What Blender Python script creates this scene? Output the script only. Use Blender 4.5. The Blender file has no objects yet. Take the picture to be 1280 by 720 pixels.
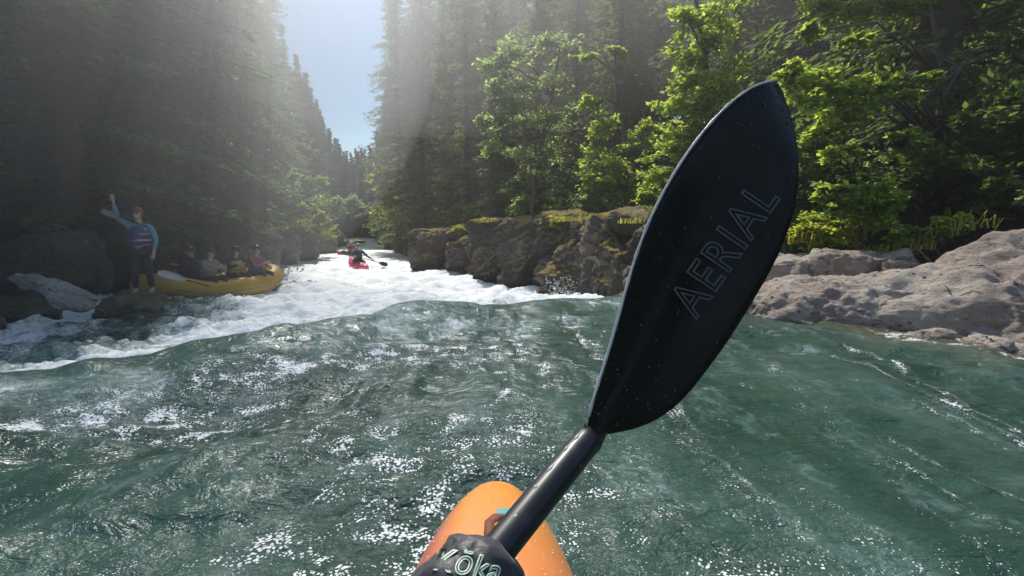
import bpy, bmesh, math, random
import numpy as np
from mathutils import Vector, Matrix
from mathutils.bvhtree import BVHTree

sc = bpy.context.scene
COL = sc.collection
R = math.radians
rnd = random.Random(7)

# ------------------------------------------------------------------ camera
CAMZ = 0.9
PITCH = R(6.68)
F = 640.0
cam_d = bpy.data.cameras.new('camera'); cam = bpy.data.objects.new('camera', cam_d); COL.objects.link(cam)
cam.location = (0, 0, CAMZ); cam.rotation_euler = (R(90) - PITCH, 0, 0)
cam_d.sensor_width = 36; cam_d.lens = 18.0; cam_d.clip_start = 0.02; cam_d.clip_end = 3000
sc.camera = cam
FW = Vector((0, math.cos(PITCH), -math.sin(PITCH))); UP = Vector((0, math.sin(PITCH), math.cos(PITCH))); RT = Vector((1, 0, 0))
def P(px, py, depth):           # a measured photo position at a given distance along the view, in metres
    return Vector((0, 0, CAMZ)) + FW * depth + RT * ((px - 640) / F * depth) + UP * ((360 - py) / F * depth)

def at(px, py, y):                    # world point seen at photo position, at world depth y
    d = FW + RT * ((px - 640) / F) + UP * ((360 - py) / F); return Vector((0, 0, CAMZ)) + d * (y / d.y)


# ------------------------------------------------------------------ noise
def _hash(ix, iy, iz, seed):
    h = (ix.astype(np.int64) * 374761393 + iy.astype(np.int64) * 668265263 + iz.astype(np.int64) * 2147483647 + seed * 974711) & 0xffffffff
    h = ((h ^ (h >> 13)) * 1274126177) & 0xffffffff
    h = ((h ^ (h >> 16)) * 2246822519) & 0xffffffff
    return ((h ^ (h >> 15)) & 0xffffff) / float(0xffffff)
def vnoise(x, y, z=None, seed=0):
    x = np.asarray(x, float); y = np.asarray(y, float); z = np.zeros_like(x) if z is None else np.asarray(z, float)
    ix, iy, iz = np.floor(x), np.floor(y), np.floor(z)
    fx, fy, fz = x - ix, y - iy, z - iz
    fx, fy, fz = [f * f * f * (f * (f * 6 - 15) + 10) for f in (fx, fy, fz)]
    r = 0
    zs = (0, 1) if np.any(iz != 0) or np.any(z != 0) else (0,)
    for dz in zs:
        wz = (fz if dz else 1 - fz) if len(zs) == 2 else 1.0
        for dy in (0, 1):
            wy = fy if dy else 1 - fy
            for dx in (0, 1):
                wx = fx if dx else 1 - fx
                r = r + wx * wy * wz * _hash(ix + dx, iy + dy, iz + dz, seed)
    return r * 2 - 1
def fbm(x, y, z=None, o=4, seed=0, g=0.5):
    a, f, r, n = 1.0, 1.0, 0, 0
    for k in range(o):
        r = r + a * vnoise(x * f + 17.3 * k, y * f - 9.1 * k, None if z is None else z * f + 3.7 * k, seed + k); n += a; a *= g; f *= 2.03
    return r / n
def sstep(a, b, x):
    t = np.clip((x - a) / (b - a), 0, 1); return t * t * (3 - 2 * t)

# ------------------------------------------------------------------ objects
def link(o, parent=None):
    COL.objects.link(o)
    if parent is not None: o.parent = parent
    return o
def tag(o, label=None, cat=None, group=None, kind=None):
    if label: o['label'] = label
    if cat: o['category'] = cat
    if group: o['group'] = group
    if kind: o['kind'] = kind
    return o
def empty(name, loc, rz=0, sc_=1.0):
    o = bpy.data.objects.new(name, None); o.location = loc; o.rotation_euler = (0, 0, rz); o.scale = (sc_,) * 3; o.empty_display_size = .2
    return link(o)
def npmesh(name, V, faces, mats=(), mat_idx=None, smooth=True, attrs=None):
    V = np.asarray(V, np.float32).reshape(-1, 3)
    if isinstance(faces, np.ndarray): faces = [faces]
    faces = [np.asarray(f, np.int32) for f in faces if len(f)]
    m = bpy.data.meshes.new(name)
    m.vertices.add(len(V)); m.vertices.foreach_set('co', V.ravel())
    loops = np.concatenate([f.ravel() for f in faces]); sizes = np.concatenate([np.full(len(f), f.shape[1], np.int32) for f in faces])
    starts = np.concatenate([[0], np.cumsum(sizes)[:-1]]).astype(np.int32)
    m.loops.add(len(loops)); m.loops.foreach_set('vertex_index', loops)
    m.polygons.add(len(sizes)); m.polygons.foreach_set('loop_start', starts); m.polygons.foreach_set('loop_total', sizes)
    if mat_idx is not None: m.polygons.foreach_set('material_index', np.asarray(mat_idx, np.int32))
    m.polygons.foreach_set('use_smooth', np.full(len(sizes), smooth))
    for k, a in (attrs or {}).items():
        at = m.attributes.new(k, 'FLOAT', 'POINT'); at.data.foreach_set('value', np.asarray(a, np.float32).ravel())
    m.update(calc_edges=True); m.validate()
    for mm in mats: m.materials.append(mm)
    return m
def obj(name, mesh, parent=None): return link(bpy.data.objects.new(name, mesh), parent)
def copy_tree(o, parent=None):
    c = o.copy(); COL.objects.link(c); c.parent = parent
    for ch in list(o.children): copy_tree(ch, c)
    return c

class MB:
    def __init__(s): s.V = []; s.F = {3: [], 4: []}; s.n = 0
    def add(s, V, *Fs):
        V = np.asarray(V, float).reshape(-1, 3); s.V.append(V)
        for f in Fs:
            f = np.asarray(f, int)
            if len(f): s.F[f.shape[1]].append(f + s.n)
        s.n += len(V)
    def tube(s, pts, rad, n=8, cap=True):
        pts = [Vector(p) for p in pts]
        if not hasattr(rad, '__len__'): rad = [rad] * len(pts)
        V = []; prev = None
        for i, p in enumerate(pts):
            d = (pts[min(i + 1, len(pts) - 1)] - pts[max(i - 1, 0)])
            d = d.normalized() if d.length > 1e-9 else Vector((0, 0, 1))
            if prev is None:
                a = Vector((0, 0, 1)) if abs(d.z) < .9 else Vector((1, 0, 0)); u = d.cross(a).normalized()
            else:
                u = (prev - d * prev.dot(d)).normalized()
            prev = u; v = d.cross(u)
            for k in range(n):
                t = 2 * math.pi * k / n; V.append(p + (u * math.cos(t) + v * math.sin(t)) * rad[i])
        Fq = [(i * n + k, i * n + (k + 1) % n, (i + 1) * n + (k + 1) % n, (i + 1) * n + k) for i in range(len(pts) - 1) for k in range(n)]
        Ft = []
        if cap:
            V.append(pts[0]); V.append(pts[-1]); a = len(V) - 2; b = a + 1; o = (len(pts) - 1) * n
            Ft = [(a, (k + 1) % n, k) for k in range(n)] + [(b, o + k, o + (k + 1) % n) for k in range(n)]
        s.add(V, Fq, Ft)
        return s
    def ball(s, c, r, n=12, m=8):
        r = r if hasattr(r, '__len__') else (r, r, r); V = []; 
        for i in range(1, m):
            a = math.pi * i / m
            for k in range(n):
                t = 2 * math.pi * k / n; V.append((c[0] + r[0] * math.sin(a) * math.cos(t), c[1] + r[1] * math.sin(a) * math.sin(t), c[2] + r[2] * math.cos(a)))
        Fq = [(i * n + k, (i + 1) * n + k, (i + 1) * n + (k + 1) % n, i * n + (k + 1) % n) for i in range(m - 2) for k in range(n)]
        V.append((c[0], c[1], c[2] + r[2])); V.append((c[0], c[1], c[2] - r[2])); a = len(V) - 2; o = (m - 2) * n
        Ft = [(a, k, (k + 1) % n) for k in range(n)] + [(a + 1, o + (k + 1) % n, o + k) for k in range(n)]
        s.add(V, Fq, Ft); return s
    def box(s, c, h, rot=None):
        V = [Vector((x * h[0], y * h[1], z * h[2])) for x in (-1, 1) for y in (-1, 1) for z in (-1, 1)]
        if rot is not None: V = [rot @ v for v in V]
        s.add([v + Vector(c) for v in V], [(0, 1, 3, 2), (4, 6, 7, 5), (0, 4, 5, 1), (2, 3, 7, 6), (0, 2, 6, 4), (1, 5, 7, 3)]); return s
    def mesh(s, name, mat, smooth=True, attrs=None):
        return npmesh(name, np.concatenate(s.V), [np.concatenate(f) for f in s.F.values() if f], [mat] if mat else [], smooth=smooth, attrs=attrs)
    def obj(s, name, mat, parent=None, smooth=True): return obj(name, s.mesh(name, mat, smooth), parent)

# ------------------------------------------------------------------ materials
class NT:
    def __init__(s, name):
        s.m = bpy.data.materials.new(name); s.m.use_nodes = True; s.t = s.m.node_tree; s.t.nodes.clear()
        s.out = s.n('ShaderNodeOutputMaterial')
    def n(s, typ, **kw):
        nd = s.t.nodes.new(typ)
        for k, v in kw.items():
            if k in ('op',): nd.operation = v
            elif hasattr(nd, k) and not k.startswith('i_'): setattr(nd, k, v)
        return nd
    def set(s, nd, key, v):
        inp = nd.inputs[key]
        if hasattr(v, 'is_linked') or isinstance(v, bpy.types.NodeSocket): s.t.links.new(v, inp)
        elif v is not None:
            if inp.type == 'RGBA' and len(v) == 3: v = (*v, 1)
            inp.default_value = v
    def mk(s, typ, ins=None, out=0, **kw):
        nd = s.n(typ, **kw)
        for k, v in (ins or {}).items(): s.set(nd, k, v)
        return nd.outputs[out]
    def math(s, op, a, b=None, c=None, clamp=False):
        nd = s.n('ShaderNodeMath'); nd.operation = op; nd.use_clamp = clamp
        for i, v in enumerate((a, b, c)):
            if v is not None: s.set(nd, i, v)
        return nd.outputs[0]
    def noise(s, vec, scale, detail=4, rough=.55, dist=0.0):
        return s.mk('ShaderNodeTexNoise', {'Vector': vec, 'Scale': scale, 'Detail': detail, 'Roughness': rough, 'Distortion': dist})
    def ramp(s, fac, stops):
        nd = s.n('ShaderNodeValToRGB'); s.set(nd, 0, fac); e = nd.color_ramp.elements
        while len(e) < len(stops): e.new(.5)
        for i, (p, c) in enumerate(stops):
            e[i].position = p; e[i].color = (*c, 1) if len(c) == 3 else c
        return nd.outputs[0]
    def mr(s, v, a, b, c=0., d=1., smooth=True):
        nd = s.n('ShaderNodeMapRange'); nd.interpolation_type = 'SMOOTHSTEP' if smooth else 'LINEAR'
        for i, q in enumerate((v, a, b, c, d)): s.set(nd, i, q)
        return nd.outputs[0]
    def mix(s, f, a, b, mode='MIX'):
        nd = s.n('ShaderNodeMix'); nd.data_type = 'RGBA'; nd.blend_type = mode
        s.set(nd, 0, f); s.set(nd, 6, a); s.set(nd, 7, b); return nd.outputs[2]
    def map(s, vec, scale=(1, 1, 1), rot=(0, 0, 0)):
        return s.mk('ShaderNodeMapping', {'Vector': vec, 'Scale': scale, 'Rotation': rot})
    def bump(s, h, strength=1., dist=.01, normal=None):
        d = {'Height': h, 'Strength': strength, 'Distance': dist}
        if normal is not None: d['Normal'] = normal
        return s.mk('ShaderNodeBump', d)
    def attr(s, name): return s.mk('ShaderNodeAttribute', out=2, attribute_name=name)
    def pos(s): return s.mk('ShaderNodeNewGeometry', out=0)
    def nrm(s): return s.mk('ShaderNodeNewGeometry', out=1)
    def ob(s): return s.mk('ShaderNodeTexCoord', out=3)
    def bsdf(s, **kw):
        nd = s.n('ShaderNodeBsdfPrincipled')
        names = dict(base='Base Color', rough='Roughness', metal='Metallic', normal='Normal', spec='Specular IOR Level', ior='IOR', coat='Coat Weight', coatr='Coat Roughness', sss='Subsurface Weight', sheen='Sheen Weight', tr='Transmission Weight')
        for k, v in kw.items(): s.set(nd, names[k], v)
        return nd.outputs[0]
    def done(s, surf, disp=None):
        s.t.links.new(surf, s.out.inputs[0]); return s.m

def simple(name, col, rough=.6, var=.25, scale=20, bump=.002, **kw):
    t = NT(name); o = t.ob(); nz = t.noise(o, scale, 5)
    c = t.mix(nz, tuple(v * (1 - var) for v in col), tuple(min(1, v * (1 + var)) for v in col))
    nb = t.noise(o, scale * 4, 4)
    return t.done(t.bsdf(base=c, rough=rough, normal=t.bump(nb, .5, bump), **kw))

def leaf_mat(name, dark, light, trans, scale=1.2, tmix=.45, rough=.45):
    t = NT(name); p = t.pos(); a = t.attr('shade')
    n1 = t.noise(p, scale, 3); f = t.math('ADD', t.math('MULTIPLY', n1, .6), t.math('MULTIPLY', a, .4)); f = t.mr(f, .3, .7)
    c = t.mix(f, dark, light)
    b = t.bsdf(base=c, rough=rough, spec=.25)
    tc = t.mix(f, tuple(v * .55 for v in trans), trans)
    tr = t.mk('ShaderNodeBsdfTranslucent', {'Color': tc})
    ms = t.mk('ShaderNodeMixShader', {0: tmix, 1: b, 2: tr})
    return t.done(ms)
M = {}
M['needles'] = leaf_mat('conifer_needles', (.034, .060, .024), (.11, .165, .055), (.46, .58, .15), .7, .42, .55)
M['needles_far'] = leaf_mat('conifer_needles_far', (.03, .055, .03), (.07, .11, .05), (.18, .26, .11), .3, .35, .6)
M['leaf'] = leaf_mat('broad_leaves', (.06, .13, .02), (.15, .25, .04), (.80, .95, .14), 1.5, .62)
M['leaf2'] = leaf_mat('broad_leaves_grey', (.06, .11, .04), (.18, .25, .10), (.70, .86, .30), 1.2, .6)
M['leaf_y'] = leaf_mat('yellow_leaves', (.12, .18, .02), (.28, .34, .04), (.92, .96, .12), 1.5, .62)
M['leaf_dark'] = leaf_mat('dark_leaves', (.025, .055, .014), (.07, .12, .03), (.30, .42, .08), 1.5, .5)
M['grass'] = leaf_mat('grass_blades', (.09, .12, .02), (.22, .24, .05), (.75, .72, .14), 1.5, .55)

def bark(name, a, b):
    t = NT(name); o = t.map(t.pos(), (6, 6, 1.2)); n = t.noise(o, 2.0, 6, .65); m = t.noise(t.pos(), 1.5, 3)
    c = t.mix(n, a, b); c = t.mix(t.mr(m, .55, .7, 0, .5), c, (.05, .065, .02))
    return t.done(t.bsdf(base=c, rough=.9, normal=t.bump(n, .9, .03)))
M['bark'] = bark('conifer_bark', (.03, .022, .018), (.13, .10, .08))
M['bark2'] = bark('maple_bark', (.05, .04, .03), (.20, .17, .14))
M['dead'] = bark('dead_wood', (.22, .19, .16), (.55, .50, .45))

def rock_mat(name, a, b, dark, moss, moss_lo, moss_hi, lichen=(.5, .47, .44), pit=1.0, wetz=-10.0, vshade=0., bd=.05):
    t = NT(name); p = t.pos(); n1 = t.noise(p, 1.1, 6, .6); n2 = t.noise(p, 9, 8, .7); n3 = t.noise(p, 45, 6, .7)
    c = t.mix(t.mr(n1, .35, .65), a, b)
    c = t.mix(t.mr(n2, .52, .68, 0, .75), c, lichen)
    c = t.mix(t.mr(n3, .43, .32, 0, .85), c, dark)
    n4 = t.noise(t.map(p, (1, 1, 2.5)), 5, 6, .75); c = t.mix(t.mr(n4, .44, .34, 0, .8), c, dark)
    vor = t.mk('ShaderNodeTexVoronoi', {'Vector': t.map(p, (1, 1, 2.2)), 'Scale': 2.3, 'Randomness': 1.}, feature='DISTANCE_TO_EDGE')
    wv = t.mk('ShaderNodeTexVoronoi', {'Vector': t.mix(.12, p, t.mk('ShaderNodeTexNoise', {'Vector': p, 'Scale': 3., 'Detail': 5.}, out=1)), 'Scale': 2.0}, feature='DISTANCE_TO_EDGE')
    crack = t.mr(wv, .0, .016)
    crack = t.math('MAXIMUM', crack, t.mr(t.noise(p, 2.6, 3), .40, .46))
    c = t.mix(crack, dark, c)
    pits = t.mk('ShaderNodeTexVoronoi', {'Vector': p, 'Scale': 11.})
    pm = t.math('MULTIPLY', t.mr(pits, .12, .26, 1, 0), t.mr(t.noise(p, 2.2, 3), .5, .62)); c = t.mix(t.math('MULTIPLY', pm, .85 * pit), c, dark)
    # moss on up-facing parts
    sp = t.n('ShaderNodeSeparateXYZ'); t.set(sp, 0, t.nrm()); 
    mf = t.math('ADD', sp.outputs[2], t.math('MULTIPLY', t.math('SUBTRACT', n2, .5), 1.3))
    mf = t.math('MULTIPLY', t.mr(mf, moss_lo, moss_hi), t.mr(t.noise(p, .9, 4), .35, .55))
    if vshade:  # upright faces painted darker to stand in for shade
        vf = t.math('MULTIPLY', t.mr(t.math('ADD', sp.outputs[2], t.math('MULTIPLY', t.math('SUBTRACT', n1, .5), 1.6)), .05, .40, 1, 0), vshade)
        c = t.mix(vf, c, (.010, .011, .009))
    mc = t.mix(t.mr(n3, .4, .6), moss[0], moss[1]); c = t.mix(mf, c, mc)
    # wet dark foot
    sz = t.n('ShaderNodeSeparateXYZ'); t.set(sz, 0, p)
    wet = t.mr(t.math('ADD', sz.outputs[2], t.math('MULTIPLY', n2, .22)), wetz, wetz + .16, 1, 0)
    c = t.mix(wet, c, t.mix(.72, c, (.012, .010, .008)))
    rgh = t.math('SUBTRACT', .85, t.math('MULTIPLY', wet, .6))
    h = t.math('ADD', t.math('MULTIPLY', n2, .6), t.math('MULTIPLY', n3, .25)); h = t.math('SUBTRACT', h, t.math('MULTIPLY', pm, .5)); h = t.math('ADD', t.math('ADD', h, t.math('MULTIPLY', crack, .35)), t.math('MULTIPLY', n4, 1.2))
    return t.done(t.bsdf(base=c, rough=rgh, normal=t.bump(h, .9, bd)))
M['rock_r'] = rock_mat('shore_rock', (.34, .25, .195), (.48, .40, .32), (.04, .032, .025), ((.20, .19, .03), (.10, .11, .025)), 1.35, 1.5, wetz=.03)
M['rock_c'] = rock_mat('cliff_rock', (.18, .155, .13), (.32, .275, .235), (.012, .010, .009), ((.46, .26, .06), (.26, .25, .05)), .28, .6, (.28, .23, .20), wetz=-.6, vshade=.68, bd=.16)
M['rock_f'] = rock_mat('far_rock', (.14, .12, .10), (.24, .20, .17), (.03, .025, .02), ((.30, .27, .06), (.16, .19, .04)), .35, .65, wetz=-.75)
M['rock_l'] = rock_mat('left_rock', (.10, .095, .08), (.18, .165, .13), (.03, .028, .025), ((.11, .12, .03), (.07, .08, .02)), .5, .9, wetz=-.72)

def ground_mat():
    t = NT('forest_floor'); p = t.pos(); n = t.noise(p, .8, 6, .6); n2 = t.noise(p, 7, 5, .6)
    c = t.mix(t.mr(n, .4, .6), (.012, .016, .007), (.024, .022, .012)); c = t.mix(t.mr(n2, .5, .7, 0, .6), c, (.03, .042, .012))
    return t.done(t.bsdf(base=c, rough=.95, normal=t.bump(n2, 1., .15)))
M['ground'] = ground_mat()

def water_mat():
    t = NT('river_water'); p = t.pos(); foam = t.attr('foam'); streak = t.attr('streak'); shal = t.attr('shallow'); hgt = t.attr('crest')
    n_lo = t.noise(t.map(p, (1, .5, 1)), 1.1, 4)
    deep = t.mix(t.mr(n_lo, .35, .65), (.024, .060, .042), (.060, .112, .086))
    deep = t.mix(hgt, deep, (.085, .15, .12))
    c = t.mix(shal, deep, (.13, .10, .045))
    # foam: solid where the attribute is high, lacy where it is low
    fn = t.noise(t.map(p, (1, .55, 1)), 3.2, 9, .68, .4); fn2 = t.noise(t.map(p, (1, .7, 1)), 22, 7, .7)
    f = t.math('ADD', foam, t.math('MULTIPLY', t.math('SUBTRACT', fn, .5), 1.5)); f = t.math('ADD', f, t.math('MULTIPLY', t.math('SUBTRACT', fn2, .5), .9))
    fm = t.mr(f, .36, .72)
    # foam bubbles and sun glints, both painted as white dots along the seams
    vb = t.mk('ShaderNodeTexVoronoi', {'Vector': t.mix(.04, p, t.mk('ShaderNodeTexNoise', {'Vector': p, 'Scale': 9.}, out=1)), 'Scale': 85., 'Randomness': 1.})
    vb2 = t.mk('ShaderNodeTexVoronoi', {'Vector': p, 'Scale': 48., 'Randomness': 1.})
    bn = t.noise(p, 6, 5, .75)
    thr = t.math('MULTIPLY', t.math('ADD', t.math('MULTIPLY', streak, 1.0), .09), t.mr(bn, .39, .63, .0, .68))
    bub_glint = t.math('MAXIMUM', t.mr(t.math('SUBTRACT', thr, vb), .0, .05), t.mr(t.math('SUBTRACT', t.math('MULTIPLY', thr, .62), vb2), .0, .04))
    fm = t.math('MAXIMUM', fm, bub_glint)
    veil = t.math('MULTIPLY', t.mr(f, .02, .6), .6)
    c = t.mix(veil, c, (.26, .38, .36))
    fcol = t.mix(t.mr(fn2, .35, .65), (.90, .92, .92), (1., 1., 1.))
    c = t.mix(fm, c, fcol)
    # ripples
    w1 = t.noise(t.map(p, (.7, 1.25, 1)), 9, 4, .6, .6); w2 = t.noise(t.map(p, (.8, 1.2, 1)), 30, 4, .62, .5); w3 = t.noise(p, 75, 3, .6)
    st = t.mr(streak, .0, .8, .18, 1.35)
    h = t.math('ADD', t.math('MULTIPLY', w1, .034), t.math('MULTIPLY', w2, t.math('MULTIPLY', st, .018)))
    h = t.math('ADD', h, t.math('MULTIPLY', w3, t.math('MULTIPLY', st, .0042)))
    hf = t.math('MULTIPLY', t.math('MULTIPLY', fn2, fm), .014); h = t.math('ADD', h, hf)
    nb = t.bump(h, 1., 1.)
    rough = t.math('ADD', .16, t.math('MULTIPLY', fm, .6))
    return t.done(t.bsdf(base=c, rough=rough, ior=1.33, normal=nb))
M['water'] = water_mat()

# ------------------------------------------------------------------ river shape
YL = [-40, 0, 5, 9, 12, 16, 24, 31, 45, 60, 80, 110, 150, 260]
XL = [-7, -7.6, -8.2, -9.2, -10.2, -10.8, -12.4, -14.2, -18., -22., -28.5, -37, -52, -95]
YR = [-40, 0, 2, 3.7, 5.5, 8, 9.6, 13.5, 17.7, 24, 35, 45, 60, 80, 110, 150, 260]
XR = [6.5, 5.2, 4.5, 3.75, 2.9, 2.35, 2.1, .8, -.6, -3.9, -7.6, -10.5, -14.6, -20, -29, -44, -87]
def bankL(y): return np.interp(y, YL, XL)
def bankR(y): return np.interp(y, YR, XR)
CX = [-9, -4, -2.8, -1.8, -1.1, 0, 1.2, 2.2, 4, 8]
CY = [1.2, 2.3, 2.95, 3.8, 4.9, 5.8, 6.6, 7.6, 9, 11]
def crest_s(x, y): return (y - np.interp(x, CX, CY)) * .85
def base_z(x, y):
    s = crest_s(x, y)
    drop = -.98 * (1 - np.exp(-np.maximum(s, 0) / 3.0))
    return drop - .0015 * np.clip(y - 30, 0, 60)
def water_z(x, y, fine=True):
    s = crest_s(x, y); z = base_z(x, y)
    left = sstep(.3, -1.6, x)
    z = z + .13 * np.exp(-((s + .25) / .55) ** 2) * left - .07 * np.exp(-((s + 1.7) / .6) ** 2) * left
    amp_n = sstep(0.4, -.4, s); amp_r = sstep(-.1, 1.2, s) * sstep(60, 22, y)
    wx = x + .35 * fbm(x * .5, y * .5, o=2, seed=3); wy = y + .35 * fbm(x * .5, y * .5, o=2, seed=5)
    swell = .055 * np.sin((wy * .9 + wx * .45) * 3.1) * (.5 + .5 * vnoise(x * .4, y * .4, seed=8)) + .07 * fbm(wx * .9, wy * 1.5, o=4, seed=11) + .045 * fbm(wx * 3.0, wy * 4.2, o=3, seed=13)
    calm = .45 + .55 * sstep(.2, 1.2, np.abs(x - .9) + .25 * y * 0)
    z = z + swell * amp_n * calm
    ch = .36 * fbm(wx * .75, wy * .8, o=5, seed=21, g=.62) + .12 * (1 - np.abs(fbm(wx * 1.6, wy * 1.9, o=4, seed=25)) * 2.5)
    z = z + ch * amp_r * (1 - .45 * sstep(10, 30, y))
    z = z + .06 * fbm(wx * 3.0, wy * 3.6, o=4, seed=31, g=.65) * amp_r
    # crossing lumps on the crest, centre
    z = z + .11 * np.exp(-((x + .9) / .75) ** 2 - ((y - 5.0) / .6) ** 2) + .07 * np.exp(-((x - .4) / .6) ** 2 - ((y - 6.1) / .5) ** 2)
    # calm it against the kayak hull
    k = np.exp(-(x / .42) ** 4 - (np.clip(y - .9, 0, None) / .75) ** 4) * (y > -2.5)
    z = z * (1 - k) + (-.02) * k
    return z
# water surface: rings growing with distance
def build_water():
    dr = .0068; rr = np.exp(np.arange(math.log(.22), math.log(290), dr)); th = np.linspace(R(-128), R(128), 640)
    Rr, T = np.meshgrid(rr, th, indexing='ij'); X = Rr * np.sin(T); Y = Rr * np.cos(T)
    Z = water_z(X, Y); s = crest_s(X, Y)
    # foam field (world space)
    fo = np.zeros_like(X)
    beyond = sstep(.1, .9, s); near0 = sstep(.5, -.2, s)
    def path(pts, w, a):
        best = np.full(X.shape, 9e9)
        for (x0, y0), (x1, y1) in zip(pts[:-1], pts[1:]):
            dx, dy = x1 - x0, y1 - y0; tt = np.clip(((X - x0) * dx + (Y - y0) * dy) / (dx * dx + dy * dy), 0, 1)
            ww = w[0] + (w[1] - w[0]) * 0 + 0
            d = np.hypot(X - x0 - tt * dx, Y - y0 - tt * dy); best = np.minimum(best, d)
        wd = np.interp(Y, [pts[0][1], pts[-1][1]], w)
        return a * np.exp(-(best / wd) ** 2)
    fo = np.maximum(fo, path([(-2.4, 5.6), (-3.0, 9), (-3.6, 13), (-5.8, 20), (-9, 30), (-12.5, 40)], (2.3, 4.0), 1.8))
    fo = np.maximum(fo, path([(1.7, 8.4), (.6, 10.5), (-1.2, 14), (-2.5, 18)], (1.7, 2.4), 1.7))
    fo = np.maximum(fo, path([(-6.5, 4.4), (-4.2, 5.2), (-2.6, 6.0)], (1.3, 1.5), .58))
    fo = np.maximum(fo, path([(-1.6, 6.2), (.3, 7.4), (1.8, 8.6)], (.5, .8), .9))
    fo = np.maximum(fo, .50 * beyond * sstep(60, 40, Y) * (.7 + .6 * fbm(X * .35, Y * .3, o=3, seed=41)))
    fo = fo * beyond
    fo = fo + .35 * np.exp(-((s - .25) / .3) ** 2) * sstep(-3.2, -2.2, X) * sstep(-.9, -1.6, X)
    # darker gap lines between foam piles where the water stands up
    fo = fo + near0 * (.30 + .35 * fbm(X * 1.4, Y * 1.1, o=3, seed=47)) * np.exp(-((s + .5) / .9) ** 2) * sstep(-2.2, -.9, X) * sstep(4.5, 2.5, X)
    fo = fo - .22 * beyond * np.clip(fbm(X * .8, Y * .6, o=3, seed=43), 0, 1) * sstep(14, 8, Y)
    # splash at the cliff foot and along the shores
    bR = bankR(Y); dR = bR - X; dL = X - bankL(Y)
    fo = fo + .45 * np.exp(-(dR / .5) ** 2) * sstep(8, 10, Y) * sstep(50, 30, Y) * (.6 + vnoise(X * 2, Y * 2, seed=45))
    fo = fo + .35 * np.exp(-((dL - .6) / .9) ** 2) * sstep(3, 6, Y) * sstep(60, 40, Y)
    near = sstep(.3, -.5, s)
    # seams of bubbles and painted glints: along the current to the right, across it to the left
    wX = X + .3 * fbm(X * .8, Y * .35, o=3, seed=51); wY = Y + .3 * fbm(X * .6, Y * .6, o=3, seed=53)
    a = fbm(wX * 2.1, wY * .42, o=4, seed=55); sr = sstep(.16, .0, np.abs(a)) * 1.0
    b = fbm((wX * .35 - wY * .2) * 1.6, (wY + wX * -.35) * 2.3, o=4, seed=57); sl = sstep(-.05, .4, b) 
    lf = sstep(.5, -.7, X)
    stc = sr * (1 - lf) + np.maximum(sl * 1.0, sr * .35) * lf
    stc = stc * (.35 + .65 * sstep(-.25, .25, fbm(X * .7, Y * .7, o=3, seed=59)))
    ccl = sstep(.95, .35, np.abs(X - 1.15)) * sstep(3.2, 2.0, Y)      # the smooth green pane to the right of the bow
    stc = stc * (1 - .65 * ccl)
    stc = stc * (1 - .85 * np.exp(-((s + .45) / .5) ** 2) * sstep(-1.2, -2.2, X))
    stc = stc * (1 + .35 * lf) + .10 * lf * sstep(4.2, 2., Y)
    stc = np.clip(stc + .30 * np.exp(-((X + .1) / 1.) ** 2 - ((Y - 1.6) / 1.) ** 2), 0, 1)
    fo = fo + near * (.03 + .34 * sl * lf * sstep(.5, 1.2, np.hypot(X, Y)) * sstep(.0, .5, fbm(X * 1.3, Y * 1.6, o=3, seed=61)))
    sh = np.exp(-(np.clip(dR - .0, 0, None) / .55) ** 2) * sstep(9, 6, Y) * .9
    crest = np.clip((Z - base_z(X, Y)) / .16, 0, 1) * .6 * near + .25 * beyond
    nR, nT = X.shape; idx = np.arange(nR * nT).reshape(nR, nT)
    q = np.stack([idx[:-1, :-1], idx[:-1, 1:], idx[1:, 1:], idx[1:, :-1]], -1).reshape(-1, 4)
    cx = X[:-1, :-1].ravel(); cy = Y[:-1, :-1].ravel()
    keep = (cx > bankL(cy) - 2.5) & (cx < bankR(cy) + 2.0); q = q[keep][:, ::-1]
    used = np.unique(q); rm = np.full(nR * nT, -1); rm[used] = np.arange(len(used))
    V = np.stack([X.ravel(), Y.ravel(), Z.ravel()], -1)[used]
    m = npmesh('river_water', V, rm[q], [M['water']], attrs={'foam': np.clip(fo, -.5, 1.5).ravel()[used], 'streak': (stc * near + .4 * (1 - near)).ravel()[used], 'shallow': sh.ravel()[used], 'crest': crest.ravel()[used]})
    tag(obj('river_water', m), kind='structure', label='green river water with whitewater rapid')
build_water()

def ground_z(x, y):
    dR = x - bankR(y) - 1.15 * sstep(7.5, 6.2, y); dL = bankL(y) - x; d = np.maximum(dR, dL)
    wz = -1.05 * sstep(4, 14, y)
    onr = (dR > dL)
    rise_r = .35 * sstep(0, 1.2, d) + .45 * sstep(1.2, 5, d) + 15 * (1 - np.exp(-np.clip(d - 3.5, 0, 400) * .5 / 15))
    rise_c = np.where(y > 8, 1.0 * sstep(-.1, .9, d), 0)
    rise_l = .5 * sstep(0, 1.5, d) + 11 * (1 - np.exp(-np.clip(d - 1.5, 0, 400) * .5 / 11))
    h = np.where(onr, rise_r + rise_c * .7, rise_l)
    bed = -.9 * sstep(.1, -1.6, d) - .35
    z = wz + np.where(d > -.2, h, 0) + np.where(d <= 0.3, bed * sstep(.3, -.3, d), 0)
    z = z + .22 * fbm(x * .35, y * .35, o=4, seed=71) * sstep(.5, 4, d) + .40 * fbm(x * .9, y * .9, o=3, seed=73) * sstep(.2, 1., d) * (y > 7.5)
    end = np.clip(y - 130, 0, 300) * .07                 # the valley closes: the river bends away behind the wood
    return z + end * sstep(-8, 4, d + 6)
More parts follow.
